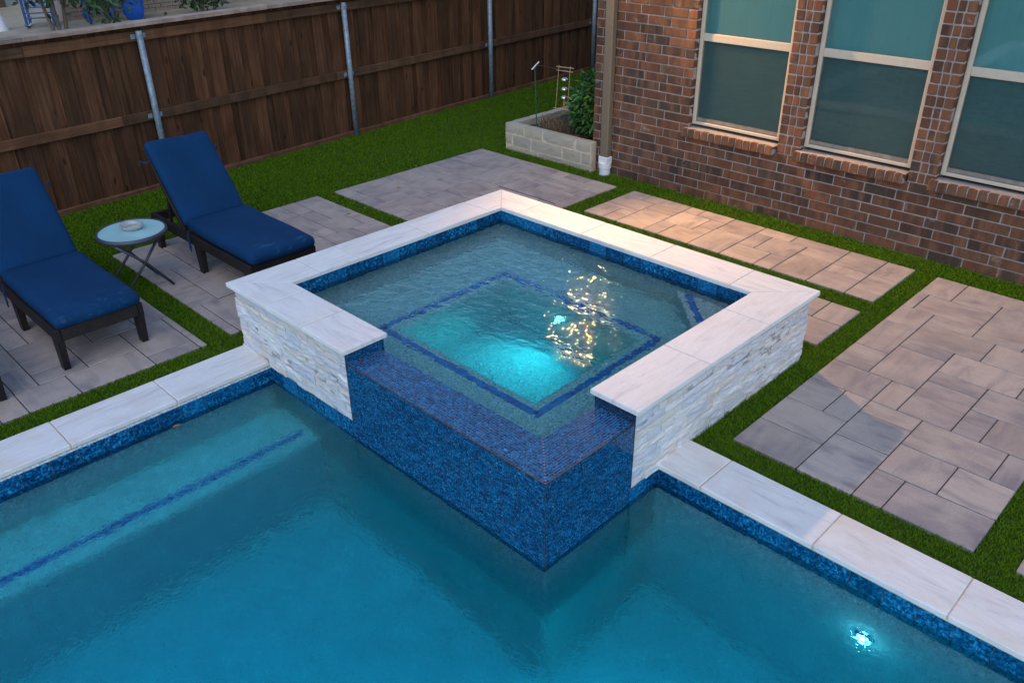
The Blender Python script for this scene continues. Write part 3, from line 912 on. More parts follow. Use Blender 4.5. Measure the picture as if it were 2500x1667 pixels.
def veneer(p0, d, length, z0, z1, face):
    """courses of ledge stone from p0 along d"""
    z = z0
    d = Vector(d); p0 = Vector(p0)
    while z < z1 - .012:
        h = random.choice((.042, .048, .054))
        if z + h > z1 - .02: h = z1 - z
        s = 0.0 - random.uniform(0, .05)
        while s < length - .01:
            w = random.choice((.12, .16, .20, .25, .30))
            a, b = max(s, 0), min(s + w, length)
            if length - b < .05: b = length
            if b - a > .02:
                key = (round(b-a, 3), round(h, 3), random.randint(0, 3))
                if key not in stone_cache: stone_cache[key] = stone_mesh(b-a-.0014, h-.0012, key[2])
                c = p0 + d*((a+b)/2)
                nrm = Vector((math.sin(face), -math.cos(face), 0))
                c += nrm * random.uniform(-.007, .005)
                link('stone', stone_cache[key], None, spa, (c.x-SO.x, c.y-SO.y, z+h/2), (0, 0, face))
            s = b
        z += h
VZ0 = -.016
veneer((.035, OY, 0), (1, 0, 0), WA-.03-.035, VZ0, zc, 0)
veneer((LX-OX, WB+.03, 0), (0, 1, 0), LY-.035-WB-.03, VZ0 - .02, zc, math.pi/2)
# the two sides that face the lawn and the house: seen only from elsewhere
sp_box('side_panel', .036, .05, .06, LY-.06, -.03, zc-.001, MAT['split'])
sp_box('side_panel', .06, LX-.06, LY-.05, LY-.036, -.03, zc-.001, MAT['split'])
# sandy joint where stone meets the pool coping
MB().tube([(.03-SO.x, OY+.004-SO.y, .006), (XP-SO.x, OY+.004-SO.y, .006)], .007, 6).build('grout_bead', MAT['grout_coping'], spa)
MB().tube([(LX-OX-.004-SO.x, YQ-SO.y, .006), (LX-OX-.004-SO.x, YQ+.31-SO.y, .006)], .007, 6).build('grout_bead', MAT['grout_coping'], spa)

# waterline tiles below the stone and inside the basin
for i in range(6):
    w0 = wx0 + i*TP
    link('tile', TILE, None, spa, (w0 + TP/2 - SO.x, OY+.010-SO.y, VZ0-.002-.075), (0, 0, 0))
for i in range(2):
    link('tile', TILE, None, spa, (LX-OX-.010-SO.x, WB+.03+TP*(i+.5)-SO.y, VZ0-.025-.075), (0, 0, math.pi/2))
IT = zc - .075 - .002
n = int((YI1-YI0)/TP)+1
for i in range(n):
    link('tile', TILE, None, spa, (XI0+.008-SO.x, YI0+TP*(i+.5)-SO.y - .02, IT), (0, 0, math.pi/2))
for i in range(15):
    link('tile', TILE, None, spa, (XI0+TP*(i+.5)-SO.x, YI1-.008-SO.y, IT), (0, 0, 0))
for i in range(10):
    link('tile', TILE, None, spa, (XI1-.008-SO.x, YI1-TP*(i+.5)-SO.y, IT), (0, 0, -math.pi/2))
for i in range(6):
    link('tile', TILE, None, spa, (WA-.03-TP*(i+.5)-SO.x, YI0+.008-SO.y, IT), (0, 0, math.pi))

# mosaic of the overflow corner
def mosaic(origin, eu, ev, lu, lv, name, tu=.0318, tv=.0159, skip=None):
    """tiles tu x tv in running bond on the plane origin + u eu + v ev"""
    eu, ev = Vector(eu), Vector(ev); nrm = eu.cross(ev).normalized()
    mb = MB()
    rows = int(round(lv/tv)); tv = lv/rows
    for r in range(rows):
        u = -(tu*.5 if r % 2 else 0) - .0
        while u < lu - .001:
            a, b = max(u, 0), min(u+tu, lu)
            u += tu
            if b - a < .004: continue
            g_ = .0011
            pa = Vector(origin) - SO
            if skip:
                a, b = skip(a, b, (r+.5)*tv)
                if b - a < .004: continue
            mt = Matrix((( *eu, 0), (*ev, 0), (*nrm, 0), (0, 0, 0, 1))).transposed()
            mt.translation = pa
            dz = random.uniform(-.0004, .0004)
            x0, x1, y0, y1 = a+g_, b-g_, r*tv+g_, (r+1)*tv-g_
            z0, z1, c = -.004, .0012+dz, .001
            v = [(x0,y0,z0),(x1,y0,z0),(x1,y1,z0),(x0,y1,z0),(x0+c,y0+c,z1),(x1-c,y0+c,z1),(x1-c,y1-c,z1),(x0+c,y1-c,z1)]
            mb.add(v, [(4,5,6,7),(0,1,5,4),(1,2,6,5),(2,3,7,6),(3,0,4,7)], mt)
    o = mb.build(name, MAT['mosaic'], spa); o['kind'] = 'stuff'
    return o
mx0, mx1 = WA-.03, LX-OX
my0, my1 = OY, WB+.03
zt, zi = ZW+.004, ZW+.0012                       # shelf dips a little towards the basin
slope = (zi-zt)/SHW
ev = Vector((0, 1, slope)).normalized(); eu = Vector((1, 0, 0))
mit = lambda a, b, vv: (a, min(b, mx1-mx0-vv))
mosaic((mx0, my0, zt), eu, ev, mx1-mx0, SHW, 'overflow_tile', skip=mit)
ev2 = Vector((-1, 0, slope)).normalized()
mosaic((mx1, my0, zt), (0, 1, 0), ev2, my1-my0, SHW, 'overflow_tile', skip=lambda a, b, vv: (max(a, vv), b))
mosaic((mx0, my0, -.175), (1, 0, 0), (0, 0, 1), mx1-mx0, zt+.175-.006, 'overflow_tile')
mosaic((mx1, my0, -.175), (0, 1, 0), (0, 0, 1), my1-my0, zt+.175-.006, 'overflow_tile')
mosaic((mx0, my0+.004, zi), (0, 1, 0), (0, 0, 1), YI0-my0-.004, zc-zi-.002, 'pier_tile')
mosaic((mx1-.004, my1, zi), (-1, 0, 0), (0, 0, 1), LX-.285-mx1+.0 if False else (mx1-XI1), zc-zi, 'pier_tile')
# grout bed behind the mosaic
gb = MB()
def bed(poly): gb.add([(x-SO.x, y-SO.y, z) for x, y, z in poly], [tuple(range(len(poly)))])
e_ = .0006
bed([(mx0, my0, zt-e_), (mx1, my0, zt-e_), (mx1-SHW, my0+SHW, zi-e_), (mx0, my0+SHW, zi-e_)])
bed([(mx1, my0, zt-e_), (mx1, my1, zt-e_), (mx1-SHW, my1, zi-e_), (mx1-SHW, my0+SHW, zi-e_)])
gb.build('tile_grout', MAT['grout_tile'], spa); gb = MB()
bed([(mx0, my0+e_, -.175), (mx1-e_, my0+e_, -.175), (mx1-e_, my0+e_, zt-.002), (mx0, my0+e_, zt-.002)])
bed([(mx1-e_, my0+e_, -.175), (mx1-e_, my1, -.175), (mx1-e_, my1, zt-.002), (mx1-e_, my0+e_, zt-.002)])
bed([(mx0-e_, my0, zi-.02), (mx0-e_, YI0, zi-.02), (mx0-e_, YI0, zc), (mx0-e_, my0, zc)])
bed([(mx1, my1+e_, zi-.02), (XI1, my1+e_, zi-.02), (XI1, my1+e_, zc), (mx1, my1+e_, zc)])
gb.build('tile_grout', MAT['grout_blue'], spa)
# inner edge of the shelf drops to the seat
dr = MB()
dr.add([(x-SO.x, y-SO.y, z) for x, y, z in [(mx0-.02, my0+SHW, zi-.001), (mx1-SHW, my0+SHW, zi-.001), (mx1-SHW, my0+SHW, BENCH-.02), (mx0-.02, my0+SHW, BENCH-.02)]], [(0,1,2,3)])
dr.add([(x-SO.x, y-SO.y, z) for x, y, z in [(mx1-SHW, my0+SHW, zi-.001), (mx1-SHW, my1+.02, zi-.001), (mx1-SHW, my1+.02, BENCH-.02), (mx1-SHW, my0+SHW, BENCH-.02)]], [(0,1,2,3)])
dr.build('shelf_edge', plast, spa)
# copper-brown edge trim
tr = .0030
for pts_ in ([(mx0, my0-.0015, zt), (mx1+.001, my0-.0015, zt)], [(mx1+.0015, my0-.001, zt), (mx1+.0015, my1, zt)],
             [(mx1+.001, my0-.001, zt), (mx1+.001, my0-.001, -.175)], [(mx0, my0-.002, zc), (mx0, my0-.002, -.02)], [(mx1+.002, my1, zc), (mx1+.002, my1, -.03)]):
    MB().tube([(x-SO.x, y-SO.y, z) for x, y, z in pts_], tr*(1 if pts_[0][2] == pts_[1][2] else .72), 6).build('edge_trim', MAT['trim'], spa)

# coping slabs, mitred corners
def poly_slab(poly, ztop, grain):
    cx_ = sum(p[0] for p in poly)/len(poly); cy_ = sum(p[1] for p in poly)/len(poly)
    rot = 0 if grain == 'x' else math.pi/2
    ca, sa = math.cos(-rot), math.sin(-rot)
    lp = []
    for x, y in poly:
        dx, dy = x-cx_, y-cy_
        l = math.hypot(dx, dy); dx -= dx/l*.0016; dy -= dy/l*.0016
        lp.append((dx*ca-dy*sa, dx*sa+dy*ca))
    n = len(lp); c = .004
    ins = []
    for x, y in lp:
        l = math.hypot(x, y); ins.append((x-x/l*c*1.3, y-y/l*c*1.3))
    v = [(x, y, -CT) for x, y in ins] + [(x, y, -CT+c) for x, y in lp] + [(x, y, -c) for x, y in lp] + [(x, y, 0) for x, y in ins]
    f = [tuple(range(n))[::-1], tuple(range(3*n, 4*n))]
    for k in range(3):
        for i in range(n): f.append((k*n+i, k*n+(i+1) % n, (k+1)*n+(i+1) % n, (k+1)*n+i))
    me = mesh('coping_stone', v, f); me.materials.append(MAT['marble'])
    return link('coping_stone', me, None, spa, (cx_-SO.x, cy_-SO.y, ztop+random.uniform(-.0005, .0005)), (0, 0, rot))
W = CW
poly_slab([(0,0),(W,W),(W,.52),(0,.52)], H, 'y')
for a, b in ((.52,.837),(.837,1.456),(1.456,2.08)): poly_slab([(0,a),(W,a),(W,b),(0,b)], H, 'y')
poly_slab([(0,2.08),(W,2.08),(W,LY-W),(0,LY)], H, 'y')
poly_slab([(0,LY),(W,LY-W),(.487,LY-W),(.487,LY)], H, 'x')
for a, b in ((.487,1.12),(1.12,1.74),(1.74,2.365)): poly_slab([(a,LY-W),(b,LY-W),(b,LY),(a,LY)], H, 'x')
poly_slab([(2.365,LY-W),(LX-W,LY-W),(LX,LY),(2.365,LY)], H, 'x')
poly_slab([(LX,LY),(LX-W,LY-W),(LX-W,1.89),(LX,1.89)], H, 'y')
poly_slab([(LX-W,1.28),(LX,1.28),(LX,1.89),(LX-W,1.89)], H, 'y')
poly_slab([(LX-W,WB),(LX,WB),(LX,1.28),(LX-W,1.28)], H, 'y')
poly_slab([(0,0),(.474,0),(.474,W),(W,W)], H, 'x')
poly_slab([(.474,0),(.88,0),(.88,W),(.474,W)], H, 'x')
poly_slab([(.88,0),(WA,0),(WA,W),(.88,W)], H, 'x')
for x0, x1, y0, y1 in ((.004, W-.004, .004, LY-.004), (.004, LX-.004, LY-W+.004, LY-.004), (LX-W+.004, LX-.004, WB+.004, LY-.004), (.004, WA-.004, .004, W-.004)):
    k = .0004*random.random()
    sp_box('coping_grout', x0+k, x1-k, y0+k, y1-k, zc+.002+k, H-.0022-k, MAT['grout_coping'])

# spa water
SWM = m_water('spa_water', (1.1, .12, .045), spa_ripples)
MBW = MB().box(XI0-.05, LX-OX-.006, OY+.006, YI1+.05, FOOT-.05, ZW)
tag(MBW.build('spa_water', SWM), None, None, None, 'structure')

# ------------------------------------------------------------------ underwater lamps
def underwater_light(loc, label, power, color, radius, lens_strength):
    root = empty('pool_light', loc)
    tag(root, label, 'light')
    rm = MB().lathe([(.050, .0), (.050, .008), (.044, .012), (.034, .010), (.022, .0135)], 24)
    for o_, nm, mt in ((rm, 'bezel', MAT['bluepaint']),):
        o_.build(nm, mt, root, True, rot=(math.pi/2, 0, 0))
    lens = MB().lathe([(.0001, .017), (.012, .0165), (.022, .0135)], 24)
    lens.build('lens', m_emit('lens_glow', color, lens_strength), root, True, rot=(math.pi/2, 0, 0))
    L = bpy.data.lights.new('underwater_lamp', 'SPOT'); L.energy = power; L.color = color
    L.spot_size = R(130); L.spot_blend = 1.0; L.shadow_soft_size = radius
    L.cycles.use_multiple_importance_sampling = False
    lo = bpy.data.objects.new('underwater_lamp', L); col.objects.link(lo); lo.parent = root
    lo.location = (0, -.035, 0); lo.rotation_euler = Vector((0, -1, -.3)).to_track_quat('-Z', 'Y').to_euler()
    G = bpy.data.lights.new('lamp_spill', 'POINT'); G.energy = power*.005; G.color = color; G.shadow_soft_size = .012
    G.cycles.use_multiple_importance_sampling = False
    go = bpy.data.objects.new('lamp_spill', G); col.objects.link(go); go.parent = root; go.location = (0, -.055, 0)
    return root
underwater_light((1.395, FY1-.002, -.27), 'bright underwater lamp in the spa foot well wall', 13, (.10, .92, 1.0), .02, 14)
underwater_light((3.99, wy1-.002, -.52), 'small glowing lamp in the pool wall below the marble coping', 50, (.35, .85, 1.0), .02, 14)

# ================================================================== HOUSE
house = empty('brick_house', (0, HY, 0))
tag(house, 'red brown brick house wall with three tall tan framed windows', 'house')
HO = Vector((0, HY, 0))
def hs(mb, name, mat, smooth=False): return mb.build(name, mat, house, smooth)
HX0, HX1 = -.80, 6.6
WIN = [(.37, 1.30), (1.522, 2.452), (2.672, 3.602), (3.82, 4.75)]
WZ0, WZ1 = .645, 2.30
EAVE = 3.40
wc = MB()
d0 = .008
wc.box(HX0+.008, WIN[0][0]-.006, d0, .30, -.10, EAVE)
for (a, b), (c, d) in zip(WIN, WIN[1:]): wc.box(b+.006, c-.006, d0, .30, -.10, EAVE)
wc.box(WIN[-1][1]+.006, HX1, d0, .30, -.10, EAVE)
for a, b in WIN:
    wc.box(a-.006, b+.006, d0, .30, -.10, WZ0-.085); wc.box(a-.006, b+.006, d0, .30, WZ1, EAVE)
hs(wc, 'wall', MAT['mortar'])
hs(MB().box(HX0+.008, HX0+.3, .3, 9, -.1, EAVE), 'wall', MAT['mortar'])
hs(MB().box(HX0+.05, HX1, .9, .95, 0, EAVE), 'room_wall', MAT['nbrown'])
hs(MB().box(HX0-.4, HX1, -.42, .02, EAVE, EAVE+.03), 'soffit', MAT['soffit'])
hs(MB().box(HX0-.42, HX1, -.45, -.42, EAVE-.02, EAVE+.16), 'fascia', MAT['soffit'])
rv = [(HX0-.46, -.47, EAVE+.17), (HX1, -.47, EAVE+.17), (HX1, 5, EAVE+3.0), (HX0-.46+3, 5, EAVE+3.0), (HX0-.46, -.47, EAVE+.12), (HX0-.46, 9, EAVE+.17)]
hs(MB().add(rv, [(0,1,2,3), (0,3,5)]), 'roof', MAT['roof'])

CH, BP, MG = .085, .266, .0055
brick_cache = {}
def brick_mesh(w, h, d=.09, var=0):
    key = (round(w, 3), round(h, 3), round(d, 2), var)
    if key not in brick_cache:
        v, f = cbox_data(-w/2, w/2, 0, d, -h/2, h/2, .0035)
        rnd = random.Random(var + int(w*1e4))
        v = [(x+rnd.uniform(-.0016, .0016), y+rnd.uniform(-.0014, .0014), z+rnd.uniform(-.0016, .0016)) for x, y, z in v]
        me = mesh('brick', v, f); me.materials.append(MAT['brick']); brick_cache[key] = me
    return brick_cache[key]
bricks = []      # (x0, x1, zc, dy)
def course_bricks(x0, x1, k, z):
    off = 0.0 if k % 2 else .085
    js = [x0] + [q for q in [off + BP*n for n in range(-6, 30)] if x0+.03 < q < x1-.03] + [x1]
    for a, b in zip(js, js[1:]): bricks.append((a, b, z))
for k in range(0, 38):
    z = -.015 + CH*(k+.5)
    if z + CH/2 < WZ0 - .06: course_bricks(HX0, HX1, k, z)
    elif z - CH/2 > WZ1: course_bricks(HX0, HX1, k, z)
    elif z - CH/2 < WZ0 - .005 and z + CH/2 > WZ0 - .06 and False: pass
    else:
        course_bricks(HX0, WIN[0][0], k, z)
        for (a, b), (c, d) in zip(WIN, WIN[1:]):
            w = c-b
            j1, j2 = (.36, .62) if k % 2 else (.38, .66)
            for p, q in ((0, j1), (j1, j2), (j2, 1)): bricks.append((b+w*p, b+w*q, z))
        course_bricks(WIN[-1][1], HX1, k, z)
def area_px(b):
    c = np.array([[(b[0]+b[1])/2, HY, b[2]]]); u, v, z = project(c)
    vis = -100 < u[0] < PW+100 and -60 < v[0] < PH
    return ((b[1]-b[0])*CH/(z[0]**2)) if vis else 0
order = sorted(bricks, key=area_px, reverse=True)
rest = MB()
for i, (a, b, z) in enumerate(order):
    w = b-a-2*MG
    if i < 300 and area_px((a, b, z)) > 0:
        link('brick', brick_mesh(w, CH-2*MG, .09, random.randint(0, 3)), None, house,
             ((a+b)/2, random.uniform(-.002, .003), z), (random.uniform(-.006, .006), random.uniform(-.004, .004), random.uniform(-.008, .008)))
    else:
        dy = random.uniform(-.002, .003)
        rest.cbox(a+MG, b-MG, dy, dy+.09, z-CH/2+MG, z+CH/2-MG, .0035)
o = hs(rest, 'brickwork', MAT['brick']); o['kind'] = 'stuff'

# windows with rowlock sills
def window(x0, x1):
    w = empty('window', (0, 0, 0)); w.parent = house
    fy0, fy1 = .055, .125
    fw = .038
    fr_ = MB()
    zt_ = 1.455
    fr_.cbox(x0+.002, x0+fw, fy0, fy1, WZ0+.022, WZ1, .004); fr_.cbox(x1-fw, x1-.002, fy0, fy1, WZ0+.022, WZ1, .004)
    fr_.cbox(x0+fw, x1-fw, fy0+.002, fy1, WZ1-fw, WZ1, .004); fr_.cbox(x0+fw, x1-fw, fy0+.002, fy1, WZ0+.022, WZ0+.050, .004)
    # outer nailing rim, one step back
    fr_.cbox(x0-.004, x0+.002, fy0+.012, fy1+.03, WZ0+.022, WZ1, .002)
    fr_.build('frame', MAT['frame'], w)
    MB().cbox(x0+fw, x1-fw, fy0+.006, fy1-.01, zt_-.034, zt_+.034, .004).build('meeting_rail', MAT['frame'], w)
    sr = MB()
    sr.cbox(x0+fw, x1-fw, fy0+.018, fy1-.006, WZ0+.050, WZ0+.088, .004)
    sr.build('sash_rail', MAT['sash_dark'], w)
    MB().box(x0+fw, x1-fw, .092, .097, WZ0+.086, zt_-.03).build('pane', MAT['glass'], w)
    MB().box(x0+fw, x1-fw, .076, .081, zt_+.03, WZ1-fw+.002).build('pane', MAT['glass'], w)
    MB().add([(x0+fw, .0735, WZ0+.05), (x1-fw, .0735, WZ0+.05), (x1-fw, .0735, zt_-.032), (x0+fw, .0735, zt_-.032)], [(0,1,2,3)]).build('insect_screen', MAT['screen'], w)
    cv = []; nn_ = 60
    for i_ in range(nn_+1):
        x_ = x0+.01 + (x1-x0-.02)*i_/nn_
        y_ = .165 + .010*math.sin(i_*.62 + x0) + .005*math.sin(i_*1.7)
        cv += [(x_, y_, WZ0), (x_, y_ + .004*math.sin(i_*.4), WZ1)]
    link('curtain', mesh('curtain', cv, [(2*i_, 2*i_+2, 2*i_+3, 2*i_+1) for i_ in range(nn_)], True), MAT['shade'], w)
    return w
for a, b in WIN: window(a, b)
def sill(x0, x1):
    s = empty('window_sill', (0, 0, 0)); s.parent = house
    n = 13
    w = (x1-x0)/n
    MB().box(x0+.004, x1-.004, -.060, .12, WZ0-.078, WZ0-.006).build('sill_mortar', MAT['mortar'], s)
    for i in range(n):
        me = brick_mesh(w-.010, .078, .19, i % 4)
        link('brick', me, None, s, (x0+w*(i+.5), -.068+random.uniform(-.003, .003), WZ0-.040+random.uniform(-.002, .002)), (R(-7)+random.uniform(-.02, .02), random.uniform(-.03, .03), random.uniform(-.02, .02)))
for a, b in WIN: sill(a-.035, b-.005)

# ------------------------------------------------------------------ lantern at the house corner (source of the warm light)
LAMP = Vector((-.56, 4.27, 2.48))
lan = empty('wall_lantern', (LAMP.x, HY, LAMP.z))
tag(lan, 'bronze outdoor floodlight on a bracket near the house corner', 'lamp')
MB().cbox(-.06, .06, -.025, .0, -.09, .09, .006).build('back_plate', MAT['black'], lan)
MB().tube([(0, -.02, .03), (0, -.16, .10), (0, LAMP.y-HY-.05, .07)], .012, 8).build('bracket', MAT['black'], lan)
aim = (Vector((3.0, 2.7, 0)) - LAMP).normalized()
q = aim.to_track_quat('-Z', 'Y')
hd = MB().lathe([(.02, .10), (.055, .08), (.065, .0), (.07, -.03)], 20)
hd.build('shade', MAT['black'], lan, True, loc=(0, LAMP.y-HY, 0), rot=q.to_euler())
MB().lathe([(.0001, -.012), (.026, -.014), (.040, -.016)], 20).build('bulb', m_emit('bulb_glow', (1.0, .58, .20), 800), lan, True, loc=(0, LAMP.y-HY, 0), rot=q.to_euler())
ls_ = bpy.data.lights.new('lantern_light', 'SPOT'); ls_.energy = 420; ls_.color = (1.0, .53, .20)
ls_.spot_size = R(95); ls_.spot_blend = .85; ls_.shadow_soft_size = .035
ls_.cycles.use_multiple_importance_sampling = False
lo = bpy.data.objects.new('lantern_light', ls_); col.objects.link(lo); lo.parent = lan
lo.location = Vector((0, LAMP.y-HY, 0)) + aim*.04; lo.rotation_euler = q.to_euler()

# ------------------------------------------------------------------ downspout
ds = empty('downspout', (-.575, HY-.05, 0)); tag(ds, 'brown rectangular downspout on the brick corner with white pipe foot', 'downspout')
MB().cbox(-.049, .049, -.036, .036, .17, EAVE-.02, .008).build('pipe', MAT['spout'], ds)
MB().cbox(-.058, .058, -.044, .044, .112, .18, .005).build('adapter', MAT['pvc'], ds)
MB().lathe([(.058, -.03), (.058, .055), (.0665, .06), (.0665, .115), (.04, .118)], 28).build('pipe_foot', MAT['pvc'], ds)
MB().cbox(-.062, .062, -.040, .04, 1.95, 1.98, .003).build('strap', MAT['spout'], ds)

# ------------------------------------------------------------------ stone planter
pl = empty('planter', (-1.4, 4.55, 0)); tag(pl, 'low limestone block planter bed against the house corner', 'planter')
PO = Vector((-1.4, 4.55, 0))
def block(x0, x1, y0, y1, z0, z1):
    v, f = round_box(x1-x0, y1-y0, z1-z0, .008, 6, 4, 3, lambda p: p + Vector((random.uniform(-.002, .002), random.uniform(-.003, .003), random.uniform(-.002, .002))))
    link('stone_block', mesh('stone_block', v, f), MAT['lime'], pl, ((x0+x1)/2-PO.x, (y0+y1)/2-PO.y, (z0+z1)/2))
PT = .292; TB = .105
xs_top = [-2.02, -1.715, -1.43, -.955, -.735]; xs_mid = [-2.02, -1.90, -1.61, -1.14, -.87, -.735]; xs_low = [-2.02, -1.50, -.735]
for row, (xx, z0, z1) in enumerate(((xs_low, -.06, .040), (xs_mid, .052, .170), (xs_top, .182, PT))):
    for a, b in zip(xx, xx[1:]): block(a+.008, b-.008, 4.545+random.uniform(-.002, .003), 4.545+TB, z0, z1)
MB().box(-2.012-PO.x, -.74-PO.x, 4.550-PO.y, 4.64-PO.y, -.06, PT-.006).build('mortar', MAT['limemortar'], pl)
ysd = [4.655, 4.93, 5.26, 5.66]
for z0, z1, sft in ((-.06, .040, .1), (.052, .170, .12), (.182, PT, 0)):
    for a, b in zip(ysd, ysd[1:]): block(-2.02+random.uniform(-.002, .003), -2.02+TB, a+.006+sft*.3, b-.006+(sft*.3 if b < 5.6 else 0), z0, z1)
for z0, z1 in ((-.06, .17), (.182, PT)):
    for a, b in ((-2.02, -1.6), (-1.6, -1.2), (-1.2, -.81)): block(a+.006, b-.006, 5.66, 5.66+TB, z0, z1)
MB().box(-2.012-PO.x, -1.93-PO.x, 4.66-PO.y, 5.7-PO.y, -.06, PT-.008).build('mortar', MAT['limemortar'], pl)
so = []; nn = 14
for j in range(nn+1):
    for i in range(nn+1):
        x = -1.93 + 1.13*i/nn; y = 4.64 + 1.04*j/nn
        so.append((x-PO.x, y-PO.y, .215 + random.uniform(-.012, .018)))
sf = [(j*(nn+1)+i, j*(nn+1)+i+1, (j+1)*(nn+1)+i+1, (j+1)*(nn+1)+i) for j in range(nn) for i in range(nn)]
link('soil', mesh('soil', so, sf, True), MAT['soil'], pl)

def leaf_data(p, d, nrm, L, w):
    d = Vector(d).normalized(); s = d.cross(Vector(nrm))
    if s.length < 1e-3: s = d.cross(Vector((1, 0, 0)))
    s.normalize(); n = s.cross(d)
    p = Vector(p)
    v = [p, p + d*L*.38 + s*w*.5 + n*w*.12, p + d*L, p + d*L*.38 - s*w*.5 + n*w*.12, p + d*L*.45 - n*w*.08, p+d*L*.75 + s*w*.36 + n*w*.05, p+d*L*.75 - s*w*.36 + n*w*.05]
    return v, [(0,1,4), (1,5,4), (5,2,4), (0,4,3), (4,6,3), (4,2,6)]

def shrub(name, c, rad, n, L, mat, label, cat, seed, stems=9, group=None, trunk_r=.008):
    rnd = random.Random(seed)
    root = empty(name, (c[0], c[1], c[2])); tag(root, label, cat, group)
    fo = MB(); st_ = MB()
    for k in range(stems):
        a = rnd.uniform(0, 6.28); r = rnd.uniform(.3, .85)
        tp = Vector((math.cos(a)*rad[0]*r, math.sin(a)*rad[1]*r, rad[2]*2*rnd.uniform(.6, .95)))
        st_.tube([(tp.x*.05, tp.y*.05, -.03), (tp.x*.4, tp.y*.4, tp.z*.5), tuple(tp)], [trunk_r, trunk_r*.7, trunk_r*.35], 6)
    for k in range(n):
        while True:
            p = Vector((rnd.uniform(-1, 1), rnd.uniform(-1, 1), rnd.uniform(-1, 1)))
            if .35 < p.length < 1: break
        lump = 1 + .16*math.sin(p.x*5+seed)*math.sin(p.y*6+p.z*4)
        q_ = Vector((p.x*rad[0], p.y*rad[1], p.z*rad[2]))*lump + Vector((0, 0, rad[2]))
        if q_.z < .02: q_.z = rnd.uniform(.02, .12)
        d = Vector((p.x*.9, p.y*.9, p.z*.25 + rnd.uniform(-.7, .4))) + Vector((rnd.uniform(-.6, .6), rnd.uniform(-.6, .6), rnd.uniform(-.3, .3)))
        l = L*rnd.uniform(.6, 1.25)
        v, f = leaf_data(q_, d, p + Vector((rnd.uniform(-.6, .6), rnd.uniform(-.6, .6), .8)), l, l*.42)
        fo.add(v, f)
    st_.build('trunk', MAT['bark'], root)
    fo.build('crown', mat, root)
    return root
shrub('shrub', (-1.02, 5.02, .20), (.26, .34, .36), 2600, .080, MAT['leaf'], 'dense green leafy shrub filling the stone planter', 'shrub', 3)
# dry flower spikes on the shrub side
def spikes(name, c, n, hh, spread, mat, label, cat, seed, lean=.5):
    rnd = random.Random(seed); root = empty(name, c); tag(root, label, cat)
    mb = MB()
    for k in range(n):
        a = rnd.uniform(0, 6.28); r0 = spread*math.sqrt(rnd.random()); h = hh*rnd.uniform(.5, 1.1)
        p = Vector((math.cos(a)*r0, math.sin(a)*r0*.8, 0)); t_ = Vector((rnd.uniform(-1, 1), rnd.uniform(-1, 1), 0))*lean*h
        mb.tube([p, p + t_*.45 + Vector((0, 0, h*.6)), p + t_ + Vector((0, 0, h*.92))], [.0022, .0018, .0012], 3, False)
    mb.build('stem', mat, root)
    return root
spikes('dry_grass', (-1.50, 4.90, .21), 420, .17, .24, MAT['dry'], 'clump of dry brown stems in the planter bed', 'plant', 5)
spikes('flower_spike', (-1.18, 5.30, .42), 30, .60, .12, MAT['dry'], 'thin dry flower stalks rising behind the shrub', 'plant', 6, .12)

# shepherd's hook, wind chime, wire edging, hose
HKX, HKY = -1.685, 4.72
hk = empty('garden_hook', (HKX, HKY, .2)); tag(hk, 'thin dark garden hook pole holding the wind chime', 'hook')
MB().tube([(0, 0, 0), (-.012, 0, .35), (-.03, 0, .74)], .006, 6).build('pole', MAT['wire'], hk)
MB().tube([(-.03, 0, .74), (.10, .02, .735), (.33, .03, .725), (.42, .03, .735)], .004, 6).build('arm', MAT['black'], hk)
MB().tube([(-.03, 0, .74), (-.07, .0, .755), (-.075, 0, .785), (-.05, 0, .795)], .003, 5).build('curl', MAT['black'], hk)
MB().tube([(-.055, -.02, .69), (.015, .02, .775)], .008, 6).build('crosspiece', MAT['white'], hk)
wcx, wcy = -1.30, 4.75
wch = empty('wind_chime', (wcx, wcy, .50)); tag(wch, 'bamboo framed wind chime with three silver bells', 'wind chime')
MB().tube([(-.12, 0, .455), (.12, 0, .465)], .0062, 8).build('top_bar', MAT['bamboo'], wch)
MB().tube([(-.12, 0, .42), (.115, 0, .425)], .0062, 8).build('top_bar', MAT['bamboo'], wch)
MB().tube([(-.155, 0, .010), (.085, 0, .018)], .006, 8).build('bottom_bar', MAT['bamboo'], wch)
MB().tube([(-.085, 0, .475), (-.125, 0, .02)], .0042, 6).build('side_post', MAT['bamboo'], wch)
MB().tube([(.075, 0, .48), (.045, 0, .02)], .0042, 6).build('side_post', MAT['bamboo'], wch)
MB().tube([(-.005, 0, .46), (-.005, 0, .10)], .0012, 4).build('cord', MAT['black'], wch)
for z in (.335, .235, .145):
    MB().lathe([(.004, .018), (.02, .016), (.034, .004), (.036, -.006), (.030, -.012), (.001, -.010)], 16, (-.005, 0, z)).build('bell', MAT['silver'], wch, True)
MB().cbox(-.018, .008, -.004, .004, .03, .135, .003).build('wind_catcher', MAT['rust'], wch)
we = empty('wire_edging', (-1.45, 4.95, .2)); tag(we, 'green wire hoop edging among the dry stems', 'edging')
for k, (x, y, w, h) in enumerate(((-.10, -.02, .13, .20), (.02, .05, .12, .20), (.12, .12, .12, .19), (-.02, .0, .06, .12), (.09, .06, .06, .12))):
    pts_ = [(x + w*math.cos(t), y + .25*w*math.cos(t), h*max(0, math.sin(t))**.6) for t in np.linspace(0, math.pi, 12)]
    MB().tube(pts_, .0028, 5).build('hoop', MAT['wire'], we)
ho_ = MB().tube([(-1.28, 4.72, .245), (-1.08, 4.80, .25), (-.92, 4.88, .25), (-.83, 4.95, .245)], .012, 8).build('hose', MAT['hose'], None, True)
tag(ho_, 'reddish brown hose lying on the planter soil', 'hose')

